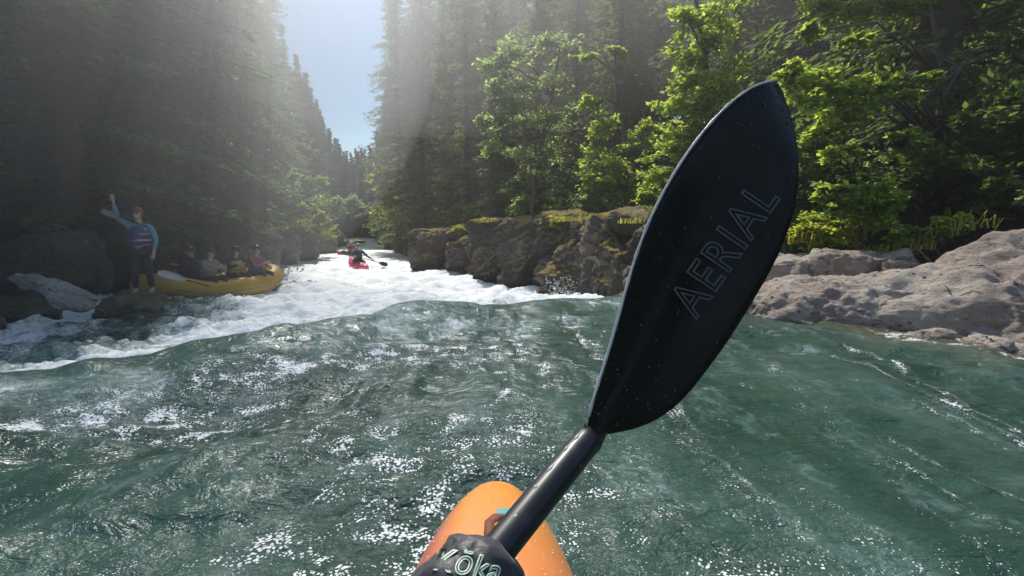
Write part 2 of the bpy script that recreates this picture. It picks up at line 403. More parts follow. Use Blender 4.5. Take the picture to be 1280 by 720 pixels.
def build_ground():
    xs = np.concatenate([np.linspace(-700, -70, 22), np.linspace(-67, -24, 60), np.linspace(-23.6, 14, 190), np.linspace(14.6, 60, 60), np.linspace(70, 700, 22)])
    ys = np.concatenate([np.linspace(-300, -25, 14), np.linspace(-20, 0, 30), np.linspace(.3, 40, 190), np.linspace(40.8, 130, 110), np.linspace(135, 900, 50)])
    X, Y = np.meshgrid(xs, ys, indexing='ij'); Z = ground_z(X, Y)
    idx = np.arange(X.size).reshape(X.shape); q = np.stack([idx[:-1, :-1], idx[1:, :-1], idx[1:, 1:], idx[:-1, 1:]], -1).reshape(-1, 4)
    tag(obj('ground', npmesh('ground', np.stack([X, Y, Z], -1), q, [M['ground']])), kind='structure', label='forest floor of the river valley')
build_ground()
def gz(x, y): return float(ground_z(np.array([float(x)]), np.array([float(y)]))[0])
def wz(x, y): return float(water_z(np.array([float(x)]), np.array([float(y)]))[0])

# ------------------------------------------------------------------ rocks
_ico = {}
def ico(sub):
    if sub not in _ico:
        bm = bmesh.new(); bmesh.ops.create_icosphere(bm, subdivisions=sub, radius=1)
        V = np.array([v.co[:] for v in bm.verts]); Fc = np.array([[v.index for v in f.verts] for f in bm.faces]); bm.free(); _ico[sub] = (V, Fc)
    return _ico[sub]
def rock(name, c, size, rz=0, seed=1, box=2.6, amp=.18, mat='rock_r', sub=6, tilt=(0, 0), label=None, group=None, cat='rock', nf=1.6, strata=0.0, parent=None, cuts=9, facet=0.0, fn_=16):
    V, Fc = ico(sub); D = V / np.linalg.norm(V, axis=1, keepdims=True)
    r = (np.abs(D) ** box).sum(1) ** (-1 / box)
    g = np.random.RandomState(seed)
    Pn = D * r[:, None]
    for k in range(cuts):                                  # fracture planes
        n = g.normal(size=3); n /= np.linalg.norm(n); off = g.uniform(.72, .98)
        dd = Pn @ n - off; Pn = Pn - np.clip(dd, 0, None)[:, None] * n * .85
    sz = np.array(size); W = Pn * sz
    mn = min(size); q = W / mn * nf
    dsp = fbm(q[:, 0] * .6 + seed, q[:, 1] * .6, q[:, 2] * .6, o=4, seed=seed) * 1.0 + .45 * (-np.abs(fbm(q[:, 0] * 1.5, q[:, 1] * 1.5, q[:, 2] * 1.5 + seed, o=4, seed=seed + 9)) * 2 + .4) + .22 * fbm(q[:, 0] * 6, q[:, 1] * 6, q[:, 2] * 6, o=3, seed=seed + 5)
    if strata: dsp = dsp + strata * np.sin(q[:, 2] * 7 + 2 * dsp)
    N = Pn / sz; N /= np.linalg.norm(N, axis=1, keepdims=True)
    W = W + N * (dsp * amp * mn)[:, None]
    if facet:
        S = g.uniform(-1.1, 1.1, (fn_, 3)) * sz; S2 = S * np.array([1, 1, .7]); val = g.uniform(-1, .5, fn_); jit = fbm(q[:, 0] * .9, q[:, 1] * .9, q[:, 2] * .9, o=3, seed=seed + 31)
        Wj = W * np.array([1, 1, .7]) + np.stack([jit, -jit, jit * .6], -1) * mn * .3
        dd = np.linalg.norm(Wj[:, None, :] - S2[None], axis=2); o_ = np.argsort(dd, axis=1)[:, :2]; r_ = np.arange(len(W))
        gap = (dd[r_, o_[:, 1]] - dd[r_, o_[:, 0]]) / mn; k = sstep(0, .14, gap)
        v_ = val[o_[:, 0]] * (.5 + .5 * k) + val[o_[:, 1]] * (.5 - .5 * k)
        W = W + N * ((v_ * facet - .10 * facet * np.exp(-(gap / .05) ** 2) * 2) * mn)[:, None] * np.array([1, 1, .55])
    rot = Matrix.Rotation(tilt[0], 3, 'X') @ Matrix.Rotation(tilt[1], 3, 'Y')
    W = W @ np.array(rot).T
    m = npmesh(name, W, Fc, [M[mat]])
    o = obj(name, m, parent); o.location = c; o.rotation_euler = (0, 0, rz)
    if parent is None: tag(o, label, cat, group)
    return o

# right shore, near: pitted basalt shelf
GR = 'sunlit rocks of the right shore'
rock('shore_rock', (5.25, 4.45, -.04), (2.35, 1.35, .98), R(-30), 3, 2.3, .16, 'rock_r', 7, (R(4), R(-7)), 'largest pinkish grey shore rock sloping up at the right edge of the photo', GR, facet=.22, fn_=34)
rock('shore_rock', (3.5, 5.3, -.03), (1.15, .8, .46), R(-22), 8, 2.5, .2, 'rock_r', 7, (R(6), R(-3)), 'broad low pinkish slab between the largest rock and the paddle blade', GR, facet=.3, fn_=18)
rock('shore_rock', (2.75, 6.0, -.03), (.62, .5, .38), R(-10), 12, 2.7, .2, 'rock_r', 6, (0, R(4)), 'dark pitted rock at the waterline just right of the paddle blade', GR, facet=.4)
rock('shore_rock', (3.3, 6.7, .2), (.85, .45, .38), R(-8), 17, 3.6, .15, 'rock_r', 6, (0, R(-3)), 'flat layered ledge rock below the yellow green plants', GR, strata=.25, facet=.4)
rock('shore_rock', (4.35, 6.4, .28), (.7, .5, .42), R(12), 21, 3.0, .18, 'rock_r', 6, (0, 0), 'grey rock behind the low slab under the leafy bush', GR, facet=.35)
rock('shore_rock', (2.3, 7.5, .05), (.65, .6, .5), R(5), 22, 3.0, .2, 'rock_r', 6, (0, 0), 'grey rock mostly hidden behind the paddle blade', GR, facet=.35)
rock('shore_rock', (3.75, 3.55, -.12), (.62, .26, .2), R(-30), 25, 2.6, .22, 'rock_r', 6, (0, 0), 'dark wet rock at the water below the largest shore rock', GR, facet=.4)
rock('shore_rock', (3.05, 4.75, -.10), (.26, .18, .15), R(-20), 27, 2.4, .22, 'rock_r', 6, (0, 0), 'small pale rock in the shallow water below the low slab', GR, facet=.3)
rock('shore_rock', (3.55, 4.25, -.10), (.3, .16, .14), R(-35), 29, 2.4, .22, 'rock_r', 6, (0, 0), 'small dark broken rock in the shallows in front of the largest shore rock', GR, facet=.4)

for i, (px, py, y, q, lb) in enumerate([(965, 352, 6.6, .2, 'small loose boulder near the blade edge on the shore'), (1015, 330, 6.9, .17, 'small loose grey boulder on the ledge'), (1120, 338, 5.9, .16, 'small loose boulder in the notch between slab and largest rock'), (1165, 425, 4.1, .13, 'small wet boulder in the water at the right'), (1235, 438, 3.75, .15, 'small wet boulder near the right edge at the waterline')]):
    c_ = at(px, py, y); rock('loose_boulder', (c_.x, c_.y, c_.z), (q * 1.3, q, q * .75), i * 1.1, 170 + i, 2.8, .25, 'rock_r', 5, (0, 0), lb, 'loose boulders of the right shore', facet=.35)
# cliff blocks on the right bank, near to far
GC = 'dark mossy blocks of the right bank cliff'
blocks = [  # px, depth y, half width, half depth, top z, seed, tilt, label
    (815, 9.6, .75, .9, 1.05, 41, 'nearest cliff block, reddish with a pale scarred face beside the blade edge'),
    (762, 10.6, .62, .9, 1.16, 42, 'cliff block with brown mossy top just left of the paddle blade'),
    (722, 12.4, .75, 1.0, 1.12, 43, 'cliff block with white splash water at its foot'),
    (672, 14.6, .95, 1.1, 1.14, 44, 'broad dark cliff block under the thin leaning sapling'),
    (622, 17.3, 1.0, 1.2, 1.16, 45, 'cliff block with overhanging orange moss cap at the cliff middle'),
    (588, 20.2, .95, 1.3, .95, 46, 'sloping angular cliff block left of the orange moss cap'),
    (556, 23.0, 1.1, 1.3, .85, 47, 'cliff block standing out furthest into the rapid'),
    (532, 27.5, 1.0, 1.5, .72, 48, 'last tall cliff block before the low far shore')]
for px, y, hw, hd, top, sd, lb in blocks:
    top = top + (-.14, .10, -.20, .04, .12, -.12, .06, -.08)[sd - 41]
    x = (px - 640) / F * y; zc = (top - 1.6) / 2 - .1; hz = (top + 1.6) / 2 + .05
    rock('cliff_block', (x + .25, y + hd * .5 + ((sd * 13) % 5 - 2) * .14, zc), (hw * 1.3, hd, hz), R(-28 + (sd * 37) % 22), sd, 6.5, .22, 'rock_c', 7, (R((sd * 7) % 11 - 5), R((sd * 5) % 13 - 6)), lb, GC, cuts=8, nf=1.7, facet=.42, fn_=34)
for i in range(len(blocks) - 1):
    (pa, ya, *_a), (pb, yb, *_b) = blocks[i], blocks[i + 1]; y = (ya + yb) / 2 + .35; x = ((pa + pb) / 2 - 640) / F * y + .3; top = (_a[2] + _b[2]) / 2
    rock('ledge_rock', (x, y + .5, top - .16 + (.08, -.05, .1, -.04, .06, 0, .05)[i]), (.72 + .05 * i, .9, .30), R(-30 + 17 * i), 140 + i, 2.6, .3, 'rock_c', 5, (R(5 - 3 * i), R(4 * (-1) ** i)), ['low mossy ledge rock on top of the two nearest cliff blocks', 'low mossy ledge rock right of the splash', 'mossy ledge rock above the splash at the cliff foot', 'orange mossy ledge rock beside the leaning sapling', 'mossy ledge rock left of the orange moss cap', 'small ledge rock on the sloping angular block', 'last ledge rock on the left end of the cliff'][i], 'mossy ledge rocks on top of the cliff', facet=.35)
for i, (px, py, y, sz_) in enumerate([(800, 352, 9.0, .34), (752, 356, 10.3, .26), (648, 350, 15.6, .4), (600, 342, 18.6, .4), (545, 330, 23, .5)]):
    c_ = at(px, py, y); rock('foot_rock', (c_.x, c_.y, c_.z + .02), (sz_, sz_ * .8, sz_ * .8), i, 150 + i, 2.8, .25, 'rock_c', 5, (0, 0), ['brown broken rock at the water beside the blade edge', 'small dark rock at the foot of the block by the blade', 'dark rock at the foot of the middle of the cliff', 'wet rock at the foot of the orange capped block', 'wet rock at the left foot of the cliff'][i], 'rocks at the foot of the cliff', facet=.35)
GF = 'low rocks along the far shore of the rapid'
fl = [(520, 33, .9, .55, .35), (505, 40, 1.2, .8, .25), (494, 48, 1.5, 1., .2), (520, 41, 1.6, 1., .6), (488, 60, 1.9, 1.2, .3)]
fn = ['low dark rock at the left foot of the cliff', 'low dark rock at the water left of the cliff foot', 'small far rock with pale top on the right shore', 'yellowish mossy rock above the far right shore', 'farthest low rock on the right shore']
for i, (px, y, hw, hd, top) in enumerate(fl):
    rock('bank_rock', ((px - 640) / F * y + .4, y, -1.0 + (top + 1) * .3), (hw, hd, (top + 1.0) * .7), R(-20), 60 + i, 2.8, .2, 'rock_f', 5, label=fn[i], group=GF, cuts=8)
# left bank, far: mossy orange slope rocks
GL = 'rocks of the left bank beyond the raft'
ll = [(385, 30, 1.5, 1.0, .75), (362, 25, 1.4, 1.1, .8), (408, 38, 1.6, 1.0, .8), (425, 52, 1.5, 1., .6), (398, 31, .8, .6, -.1), (340, 20, 1.4, 1.2, .9)]
ln = ['mossy orange topped rock on the left bank', 'dark rock on the left bank beside the raft bow', 'yellow mossy rock further down the left bank', 'farthest mossy rock of the left bank', 'low wet rock at the foot of the left bank slope', 'dark shaded rock behind the raft']
for i, (px, y, hw, hd, top) in enumerate(ll):
    rock('bank_rock', ((px - 640) / F * y - .9, y, (top - 1.2) / 2), (hw, hd, (top + 1.5) / 2), R(20), 80 + i, 2.8, .2, 'rock_f' if i not in (1, 5) else 'rock_l', 5, facet=.3, label=ln[i], group=GL, cuts=8)
rock('bank_rock', (-20.5 + .5, 66, -1.0), (1.2, .7, .5), 0, 95, 2.6, .2, 'rock_f', 5, label='reddish midstream rock beyond the pink kayak', group='rocks in the calm water far off')
# left shore, near
GN = 'rocks of the shaded left shore'
nl = [((-7.55, 10.0, -.80), (.62, .5, .42), 'rounded mossy boulder at the feet of the waving person'),
      ((-7.0, 9.6, -.90), (.45, .3, .2), 'flat pale wet rock in front of the mossy boulder'),
      ((-9.6, 9.6, -.8), (.8, .6, .45), 'dark boulder under the right end of the pale ridge'),
      ((-9.1, 7.9, -.72), (.9, .55, .32), 'low dark rock at the water below the pale ridge'),
      ((-10.8, 9.0, -.4), (1.1, .8, .8), 'large dark boulder at the left edge behind the pale ridge'),
      ((-10.9, 12.2, -.2), (1.3, 1.0, 1.2), 'tall dark boulder in the shadow behind the waving person')]
for i, (c, s_, lb) in enumerate(nl):
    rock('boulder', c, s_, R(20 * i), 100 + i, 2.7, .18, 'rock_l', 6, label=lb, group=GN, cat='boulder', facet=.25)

M['rock_p'] = rock_mat('pale_rock', (.30, .29, .26), (.50, .48, .44), (.05, .045, .04), ((.11, .12, .03), (.07, .08, .02)), 1.1, 1.3)
c_ = at(66, 358, 8.5); rock('shore_rock', (c_.x, c_.y, c_.z - .03), (.74, .22, .15), R(4), 190, 2.2, .3, 'rock_p', 6, (0, R(17)), 'long pale weathered ridge pointing up to the left at the left shore', GN, facet=.35)
c_ = at(88, 376, 8.3); rock('shore_rock', (c_.x, c_.y, c_.z - .03), (.42, .2, .13), R(-10), 191, 2.2, .3, 'rock_p', 6, (0, R(12)), 'short pale lump under the right end of the long ridge', GN, facet=.35)

# ------------------------------------------------------------------ foliage generators
def rhombs(C, D, W, name, mat, cup=None):
    """leaf-shaped quads: centre, half length vector, half width vector"""
    n = len(C); V = np.empty((n, 4, 3)); V[:, 0] = C - D; V[:, 1] = C + W - D * .1; V[:, 2] = C + D; V[:, 3] = C - W - D * .1
    if cup is not None: V[:, 1, 2] += cup; V[:, 3, 2] += cup
    sh = np.repeat(np.random.RandomState(n).rand(n), 4)
    return npmesh(name, V, np.arange(n * 4).reshape(n, 4), [mat], smooth=False, attrs={'shade': sh})
def unit(a): return a / np.maximum(np.linalg.norm(a, axis=-1, keepdims=True), 1e-9)

def conifer_proto(H, Lmax, z0, seed, dens=1.0, mat='needles', leafs=.13, narrow=.9):
    g = np.random.RandomState(seed); C = []; D = []; W = []; bm_ = MB()
    r0 = .009 * H + .08
    zz = np.linspace(-1.0, H, 14); bm_.tube([(.12 * math.sin(z * .2 + seed), .1 * math.cos(z * .17), z) for z in zz], [r0 * max(.06, (1 - max(z, 0) / H)) * (1.35 if z <= 0 else 1) for z in zz], 10)
    z = z0
    while z < H - .15:
        fr = (z - z0) / (H - z0); L0 = Lmax * (1 - fr) ** narrow * (.75 + .25 * min(1, fr * 6))
        nb = 5 if fr < .9 else 4
        for k in range(nb):
            L = max(.2, L0 * g.uniform(.6, 1.12)); az = g.uniform(0, 2 * math.pi); dz = g.uniform(-.15, .15)
            droop = g.uniform(.12, .34) * (1 - fr * .9); up = .15 + .5 * fr
            ns = max(3, int(L / .32)); s = (np.arange(ns) + .5) / ns
            bx = np.cos(az) * L * s; by = np.sin(az) * L * s; bz = z + dz + L * (up * s - (droop + up * .9) * s * s)
            if mat == 'needles' and L > .8: bm_.tube([(0, 0, z + dz), (bx[ns // 2], by[ns // 2], bz[ns // 2]), (bx[-1], by[-1], bz[-1])], [.012 + .008 * L, .01 + .003 * L, .006], 4, False)
            per = int(9 * dens * (1 if L > .8 else .7)); tot = ns * per
            ii = np.repeat(np.arange(ns), per); side = g.choice([-1, 1], tot)
            wid = (.16 + .30 * L * (1 - s[ii]) ** .6 * .6) * g.rand(tot) ** .7
            perp = np.array([-math.sin(az), math.cos(az), 0]); out = np.array([math.cos(az), math.sin(az), 0])
            c = np.stack([bx[ii], by[ii], bz[ii]], -1) + perp * (side * wid)[:, None] + out * g.normal(0, .12, tot)[:, None]
            c[:, 2] += -wid * .35 + g.normal(0, .05, tot) - .04
            d = unit(perp * side[:, None] * .8 + out * g.uniform(.3, 1.1, tot)[:, None] + np.stack([np.zeros(tot), np.zeros(tot), g.uniform(-.75, .1, tot)], -1)) * (leafs * g.uniform(.7, 1.5, tot))[:, None]
            w = unit(np.cross(d, g.normal(size=(tot, 3)) * .5 + np.array([0, 0, 1]))) * (leafs * .30 * g.uniform(.7, 1.3, tot))[:, None]
            C.append(c); D.append(d); W.append(w)
        z += (.36 + .012 * H * (1 - fr)) * g.uniform(.7, 1.2) / max(.6, dens ** .5)
    C = np.concatenate(C); D = np.concatenate(D); W = np.concatenate(W)
    return bm_.mesh('trunk', M['bark']), rhombs(C, D, W, 'crown', M[mat])
def conifer(pro, x, y, s=1, rz=0, label=None, group=None, z=None, name='conifer_tree', cat='conifer', lean=0):
    t = empty(name, (x, y, gz(x, y) - .15 if z is None else z), rz, s); t.rotation_euler = (lean, 0, rz)
    obj('trunk', pro[0], t); obj('crown', pro[1], t); tag(t, label, cat, group); return t
PA = conifer_proto(27, 4.2, 1.2, 1, 1.5)
PB = conifer_proto(23, 3.6, .9, 2, 1.4)
PC = conifer_proto(15, 2.6, .4, 3, 1.3)
PD = conifer_proto(24, 4.6, .4, 4, .95, 'needles_far', .26, .95)
PE = conifer_proto(19, 3.8, .3, 5, .95, 'needles_far', .24, .9)

# left bank wall of trees: (x, y, proto, scale, label)
left = [(-11.4, 13.2, PA, 1.15, 'tall dark conifer straight behind the waving person'),
        (-13.2, 9.0, PB, 1.1, 'dark hazy conifer at the far left edge of the photo'),
        (-11.9, 17.3, PA, 1.2, 'dark conifer above the middle of the raft'),
        (-15.5, 12.5, PA, 1.1, 'dark conifer behind the first row at the upper left'),
        (-12.2, 20.6, PA, 1.2, 'conifer above the bow of the raft'),
        (-14.0, 26.5, PA, .9, 'conifer with sunlit twigs right of the dark left wall of trees'),
        (-14.9, 32.0, PB, 1.0, 'conifer whose upper branches frame the left side of the sky gap'),
        (-17.3, 38.5, PA, .76, 'sunlit feathery conifer lower in the left tree line by the sky gap'),
        (-20.3, 47.5, PB, .84, 'slim conifer further down the left bank with clear tip'),
        (-23.3, 57.5, PB, .76, 'narrow pointed conifer against the sky left of the valley end'),
        (-26.6, 69.0, PA, .60, 'small looking pointed conifer near the end of the left tree line'),
        (-17.5, 19.0, PA, 1.1, 'big conifer in the second row above the raft'),
        (-19.5, 27.0, PA, 1.05, 'big conifer in the second row left of the sky gap'),
        (-10.6, 6.8, PC, .8, 'young dark conifer at the left edge above the pale ridge'),
        (-11.4, 15.4, PC, 1.05, 'young conifer with low branches over the near raft end'),
        (-14.3, 23.8, PC, .8, 'young conifer on the bank past the raft bow')]
for i, (x, y, p, s, lb) in enumerate(left):
    conifer(p, x, y, s, i * 1.7, lb, 'conifers on the left bank')
right = [(-8.6, 39.5, PA, .88, 'very tall conifer forming the right edge of the sky gap'),
         (-5.6, 33.0, PA, .74, 'tall conifer just right of the sky gap edge tree'),
         (-2.5, 29.0, PB, .8, 'dark conifer above the middle of the cliff'),
         (-11.6, 52.0, PB, 1.15, 'slim bluish conifer behind the sky gap edge tree'),
         (1.2, 25.0, PA, .62, 'dark conifer behind the pale leafed maple'),
         (4.2, 21.0, PB, .66, 'dark conifer above the nearest cliff blocks'),
         (7.2, 17.5, PB, .6, 'dark conifer directly behind the paddle blade tip'),
         (9.2, 13.0, PB, .55, 'dark conifer right of the paddle blade deep in shade'),
         (11.2, 10.0, PB, .5, 'dark conifer at the right edge of the photo'),
         (12.5, 15.5, PB, .62, 'tall shaded conifer in the second row at the upper right'),
         (14.0, 25.0, PA, 1.0, 'conifer far back in the wood beyond the blade tip'), (17.0, 30.0, PA, 1.1, 'conifer far back to the right of the blade tip'), (9.8, 27.0, PA, .95, 'conifer far back in the wood above the bright maple'), (12.6, 33.0, PA, 1.1, 'tallest conifer far back above the bright maple'), (20.5, 27.0, PA, 1.1, 'conifer far back at the upper right corner'),
         (3.5, 29.0, PA, .72, 'tall conifer in the second row above the maples'),
         (-4.0, 42.0, PA, .95, 'tall conifer in the second row beyond the cliff'),
         (9.5, 22.0, PA, .6, 'tall conifer in the second row behind the blade'),
         (-.8, 22.6, PC, .6, 'young conifer behind the orange moss cap')]
for i, (x, y, p, s, lb) in enumerate(right):
    conifer(p, x, y, s, 2 + i * 1.3, lb, 'conifers on the right bank')
# far wood: tops stay below the measured skyline of the gap
g = np.random.RandomState(5)
SKX = [360, 385, 400, 415, 428, 445, 458, 470, 480, 490]; SKY_ = [20, 60, 110, 150, 172, 186, 182, 176, 150, 60]
far_pts = []
for k in range(900):
    if len(far_pts) >= 120: break
    y = 60 + 110 * g.rand() ** .8; px = g.uniform(372, 500); x = (px - 640) / F * y
    dl = float(bankL(y)) - x; dr_ = x - float(bankR(y))
    if max(dl, dr_) < 1.2 and y < 105: continue
    if any((x - a_) ** 2 + (y - b_) ** 2 < 7 for a_, b_ in far_pts): continue
    z0 = gz(x, y) - .3; el = math.atan((360 - np.interp(px, SKX, SKY_)) / F) - PITCH; h = (y * math.tan(el) + CAMZ - z0) * g.uniform(.72, 1.0)
    if h < 5: continue
    far_pts.append((x, y)); p, H0 = ((PD, 24), (PE, 19))[k % 2]
    conifer(p, x, y, min(h / H0, 1.35), g.uniform(0, 6), 'distant conifer in the wood closing the valley below the sky gap', 'distant conifers at the end of the valley', z=z0)
# deep forest on both slopes
placed = [(a_[0], a_[1]) for a_ in left + right]
for k in range(3000):
    if len(placed) > 200: break
    y = g.uniform(5, 80); sgn = g.choice([-1, 1]); d = 2.5 + 26 * g.rand()
    x = float(bankR(y)) + d if sgn > 0 else float(bankL(y)) - d
    px = 640 + x / y * F; rad = 2.6 / y * F
    if px < -250 or px > 1650: continue
    if y < 9.0 and sgn > 0 and d < 6: continue
    if px + rad > 368 and px - rad < 486: continue
    if sgn > 0 and px < 540 and y < 38: continue
    if any((x - a_) ** 2 + (y - b_) ** 2 < 6.5 for a_, b_ in placed): continue
    # keep the sun's lane along the river open
    placed.append((x, y)); hs = min(1.1, (4.5 + .5 * y) / 25) if sgn > 0 and x < 7.5 else 1.1
    conifer((PA, PB)[k % 2], x, y, hs * g.uniform(.85, 1.0), g.uniform(0, 6), 'dark conifer deep in the forest on the ' + ('right' if sgn > 0 else 'left') + ' slope', 'dark conifers deep in the forest on the ' + ('right' if sgn > 0 else 'left') + ' slope')

def broadleaf(name, base, trunk, clumps, leaf=.07, per=420, mat='leaf', seed=1, label=None, group=None, r0=.09, cat='tree', barkm='bark2', flat=.45):
    """trunk: list of world points; clumps: (centre, radius)."""
    g = np.random.RandomState(seed); t = empty(name, base); b = Vector(base)
    tb = MB(); pts = [Vector(p) - b for p in trunk]; n = len(pts)
    tb.tube(pts, [r0 * (1 - .75 * i / max(1, n - 1)) for i in range(n)], 8)
    C = []; D = []; W = []
    for c, rad in clumps:
        c = Vector(c) - b
        st = min(pts, key=lambda p: (p - c).length + max(0, p.z - c.z) * 2)
        mid = st.lerp(c, .55) + Vector((0, 0, .12 * (c - st).length))
        tb.tube([st, mid, c], [r0 * .4, r0 * .22, .008], 5, False)
        ntw = int(7 + 6 * rad)
        for q in range(ntw):
            dr = Vector((g.normal(), g.normal(), g.normal() * flat)).normalized(); L = rad * g.uniform(.5, 1.15); o = c.lerp(mid, g.uniform(0, .35))
            e = o + dr * L + Vector((0, 0, -.1 * L)); tb.tube([o, o.lerp(e, .5) + Vector((0, 0, .06 * L)), e], [.009, .006, .003], 3, False)
            m = max(4, int(per * 1.35 / ntw)); s = g.uniform(.1, 1.05, m) ** .75
            pc = np.array(o)[None] + (np.array(e) - np.array(o))[None] * s[:, None] + g.normal(0, 1, (m, 3)) * np.array([.165, .165, .085]) * rad
            d = unit(np.array(dr)[None] * .9 + g.normal(0, .7, (m, 3)) * np.array([1, 1, .45])); nrm = unit(np.array([0, 0, 1.])[None] + g.normal(0, .45, (m, 3)))
            w = unit(np.cross(d, nrm)); ls = leaf * g.uniform(.6, 1.25, m)
            C.append(pc); D.append(d * ls[:, None] * .62); W.append(w * ls[:, None] * .36)
    tb.obj('trunk', M[barkm], t)
    obj('crown', rhombs(np.concatenate(C), np.concatenate(D), np.concatenate(W), 'crown', M[mat]), t)
    tag(t, label, cat, group); return t
def cl(lst): return [(at(px, py, y), r) for px, py, y, r in lst]
GM = 'broadleaf trees on the right bank'
# pale maple above the cliff
b = at(672, 268, 19); b.z = 1.0
broadleaf('maple_tree', b, [b, at(668, 235, 19), at(676, 180, 19.2), at(690, 120, 19.3), at(700, 60, 19.5), at(702, 30, 19.6)],
  cl([(612, 80, 18.2, .55), (640, 62, 18.6, .7), (680, 50, 19, .7), (610, 110, 18.4, .6), (650, 110, 18.6, .9), (690, 100, 19, .9), (630, 150, 18.2, .7), (668, 150, 18.6, .9), (700, 145, 19, .8), (612, 180, 18, .45), (645, 190, 18.4, .7), (640, 130, 18, .7), (690, 190, 19, .8), (665, 215, 18.6, .6), (712, 60, 19.4, .6), (600, 150, 18, .35), (655, 250, 18.0, .5), (700, 240, 18.5, .6)]),
  .13, 420, 'leaf2', 11, 'tall loose maple with pale sunlit leaves standing on the cliff', GM, .11)
b = at(786, 262, 15.5); b.z = 1.2
broadleaf('maple_tree', b, [b, at(790, 225, 15.5), at(783, 180, 15.5), at(772, 130, 15.4), at(768, 90, 15.4)],
  cl([(752, 160, 15, .6), (745, 195, 15, .7), (770, 205, 14.8, .7), (735, 125, 15, .35), (800, 180, 15, .6), (760, 225, 14.6, .6), (815, 160, 15, .5), (735, 225, 14.8, .5), (795, 235, 14.8, .5), (728, 70, 15.5, .3), (770, 60, 15.5, .3)]),
  .115, 460, 'leaf', 12, 'maple with curved dark trunk and yellow green lower leaves right of the pale maple', GM, .13)
b = at(905, 260, 11.5); b.z = 1.3
broadleaf('maple_tree', b, [b, at(900, 200, 11.5), at(890, 140, 11.4), at(882, 80, 11.3), at(870, 0, 11.3), at(866, -60, 11.3)],
  cl([(860, 100, 10.8, .6), (885, 120, 10.6, .7), (900, 95, 10.8, .6), (865, 135, 10.8, .5), (830, 140, 11, .5), (855, 20, 11, .5), (880, 45, 11, .6), (860, 70, 11, .5), (895, 10, 11, .6), (835, 190, 11, .5), (820, 215, 11.4, .5), (870, 160, 11, .45), (850, 165, 11.2, .5)]),
  .10, 520, 'leaf', 13, 'maple with bright yellow green leaves left of the paddle blade tip', GM, .10)
# overhanging maple at the upper right
b = Vector((8.0, 9.3, gz(8.0, 9.3)))
broadleaf('maple_tree', b, [b, at(1190, 200, 9.2), at(1180, 100, 9.2), at(1165, 20, 9.3), at(1150, -60, 9.3)],
  cl([(975, 88, 7.0, .26), (1000, 100, 7, .34), (1030, 108, 7, .36), (1062, 106, 7, .3), (1095, 106, 7.1, .2), (1010, 130, 7, .34), (1035, 140, 7.1, .28), (1120, 118, 7.1, .2), (1155, 92, 7.2, .14),
      (1015, 8, 9.6, .42), (1050, 14, 9.5, .55), (1090, 10, 9.6, .6), (1130, 12, 9.6, .6), (1170, 6, 9.7, .6), (1205, 2, 9.7, .5), (1000, -20, 9.7, .6), (1060, -25, 9.8, .7), (1130, -30, 9.8, .7), (1200, -30, 9.8, .7), (1270, 14, 9.6, .4), (1250, -30, 9.6, .6), (1245, 30, 9.6, .14),
      (1120, 170, 7.3, .16), (1150, 175, 7.3, .14), (1210, 148, 7.3, .18), (1030, 195, 7.4, .26), (1010, 165, 7.2, .25), (1060, 150, 7.3, .2), (1000, 40, 7.2, .14), (1060, 50, 7.3, .14)]),
  .085, 460, 'leaf', 14, 'overhanging maple with layered sunlit leaf sprays at the upper right', GM, .08, flat=.3)
b = Vector((9.6, 9.2, gz(9.6, 9.2)))
broadleaf('maple_tree', b, [b, at(1330, 120, 9.2), at(1260, 60, 9.0), at(1200, 85, 8.6)],
  cl([(1200, 70, 8.6, .22), (1230, 90, 8.6, .2), (1170, 100, 8.5, .18), (1250, 50, 8.6, .2), (1215, 115, 8.6, .2), (1262, 130, 8.6, .2), (1190, 190, 8.4, .25), (1240, 180, 8.5, .22), (1110, 60, 8.6, .2), (1150, 60, 8.6, .16), (1090, 210, 8.4, .25), (1140, 215, 8.4, .2)]),
  .08, 90, 'leaf2', 15, 'sparse twiggy shaded maple at the right edge of the photo', GM, .06, flat=.4)
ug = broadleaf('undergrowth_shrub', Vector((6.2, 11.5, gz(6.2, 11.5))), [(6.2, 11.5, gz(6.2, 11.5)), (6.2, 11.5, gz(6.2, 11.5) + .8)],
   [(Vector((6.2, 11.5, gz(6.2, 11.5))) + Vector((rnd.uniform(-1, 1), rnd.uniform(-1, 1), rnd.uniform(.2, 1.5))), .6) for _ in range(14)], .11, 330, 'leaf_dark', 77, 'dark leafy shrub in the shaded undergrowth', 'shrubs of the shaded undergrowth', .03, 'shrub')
upts = [(6.2, 11.5)]; gg = np.random.RandomState(9)
for k in range(900):
    if len(upts) > 95: break
    y = 5.5 + 34 * gg.rand() ** 1.2; sgn = 1 if gg.rand() < .68 else -1; d = (1.6 if y > 9 else 3.4) + 9 * gg.rand()
    x = float(bankR(y)) + d if sgn > 0 else float(bankL(y)) - d; px = 640 + x / y * F
    if px < -60 or px > 1400 or any((x - a_) ** 2 + (y - b_) ** 2 < 1.1 for a_, b_ in upts): continue
    upts.append((x, y)); c_ = copy_tree(ug); c_.location = (x, y, gz(x, y) - .1); c_.rotation_euler = (0, 0, gg.uniform(0, 6)); c_.scale = (gg.uniform(.7, 1.3),) * 3
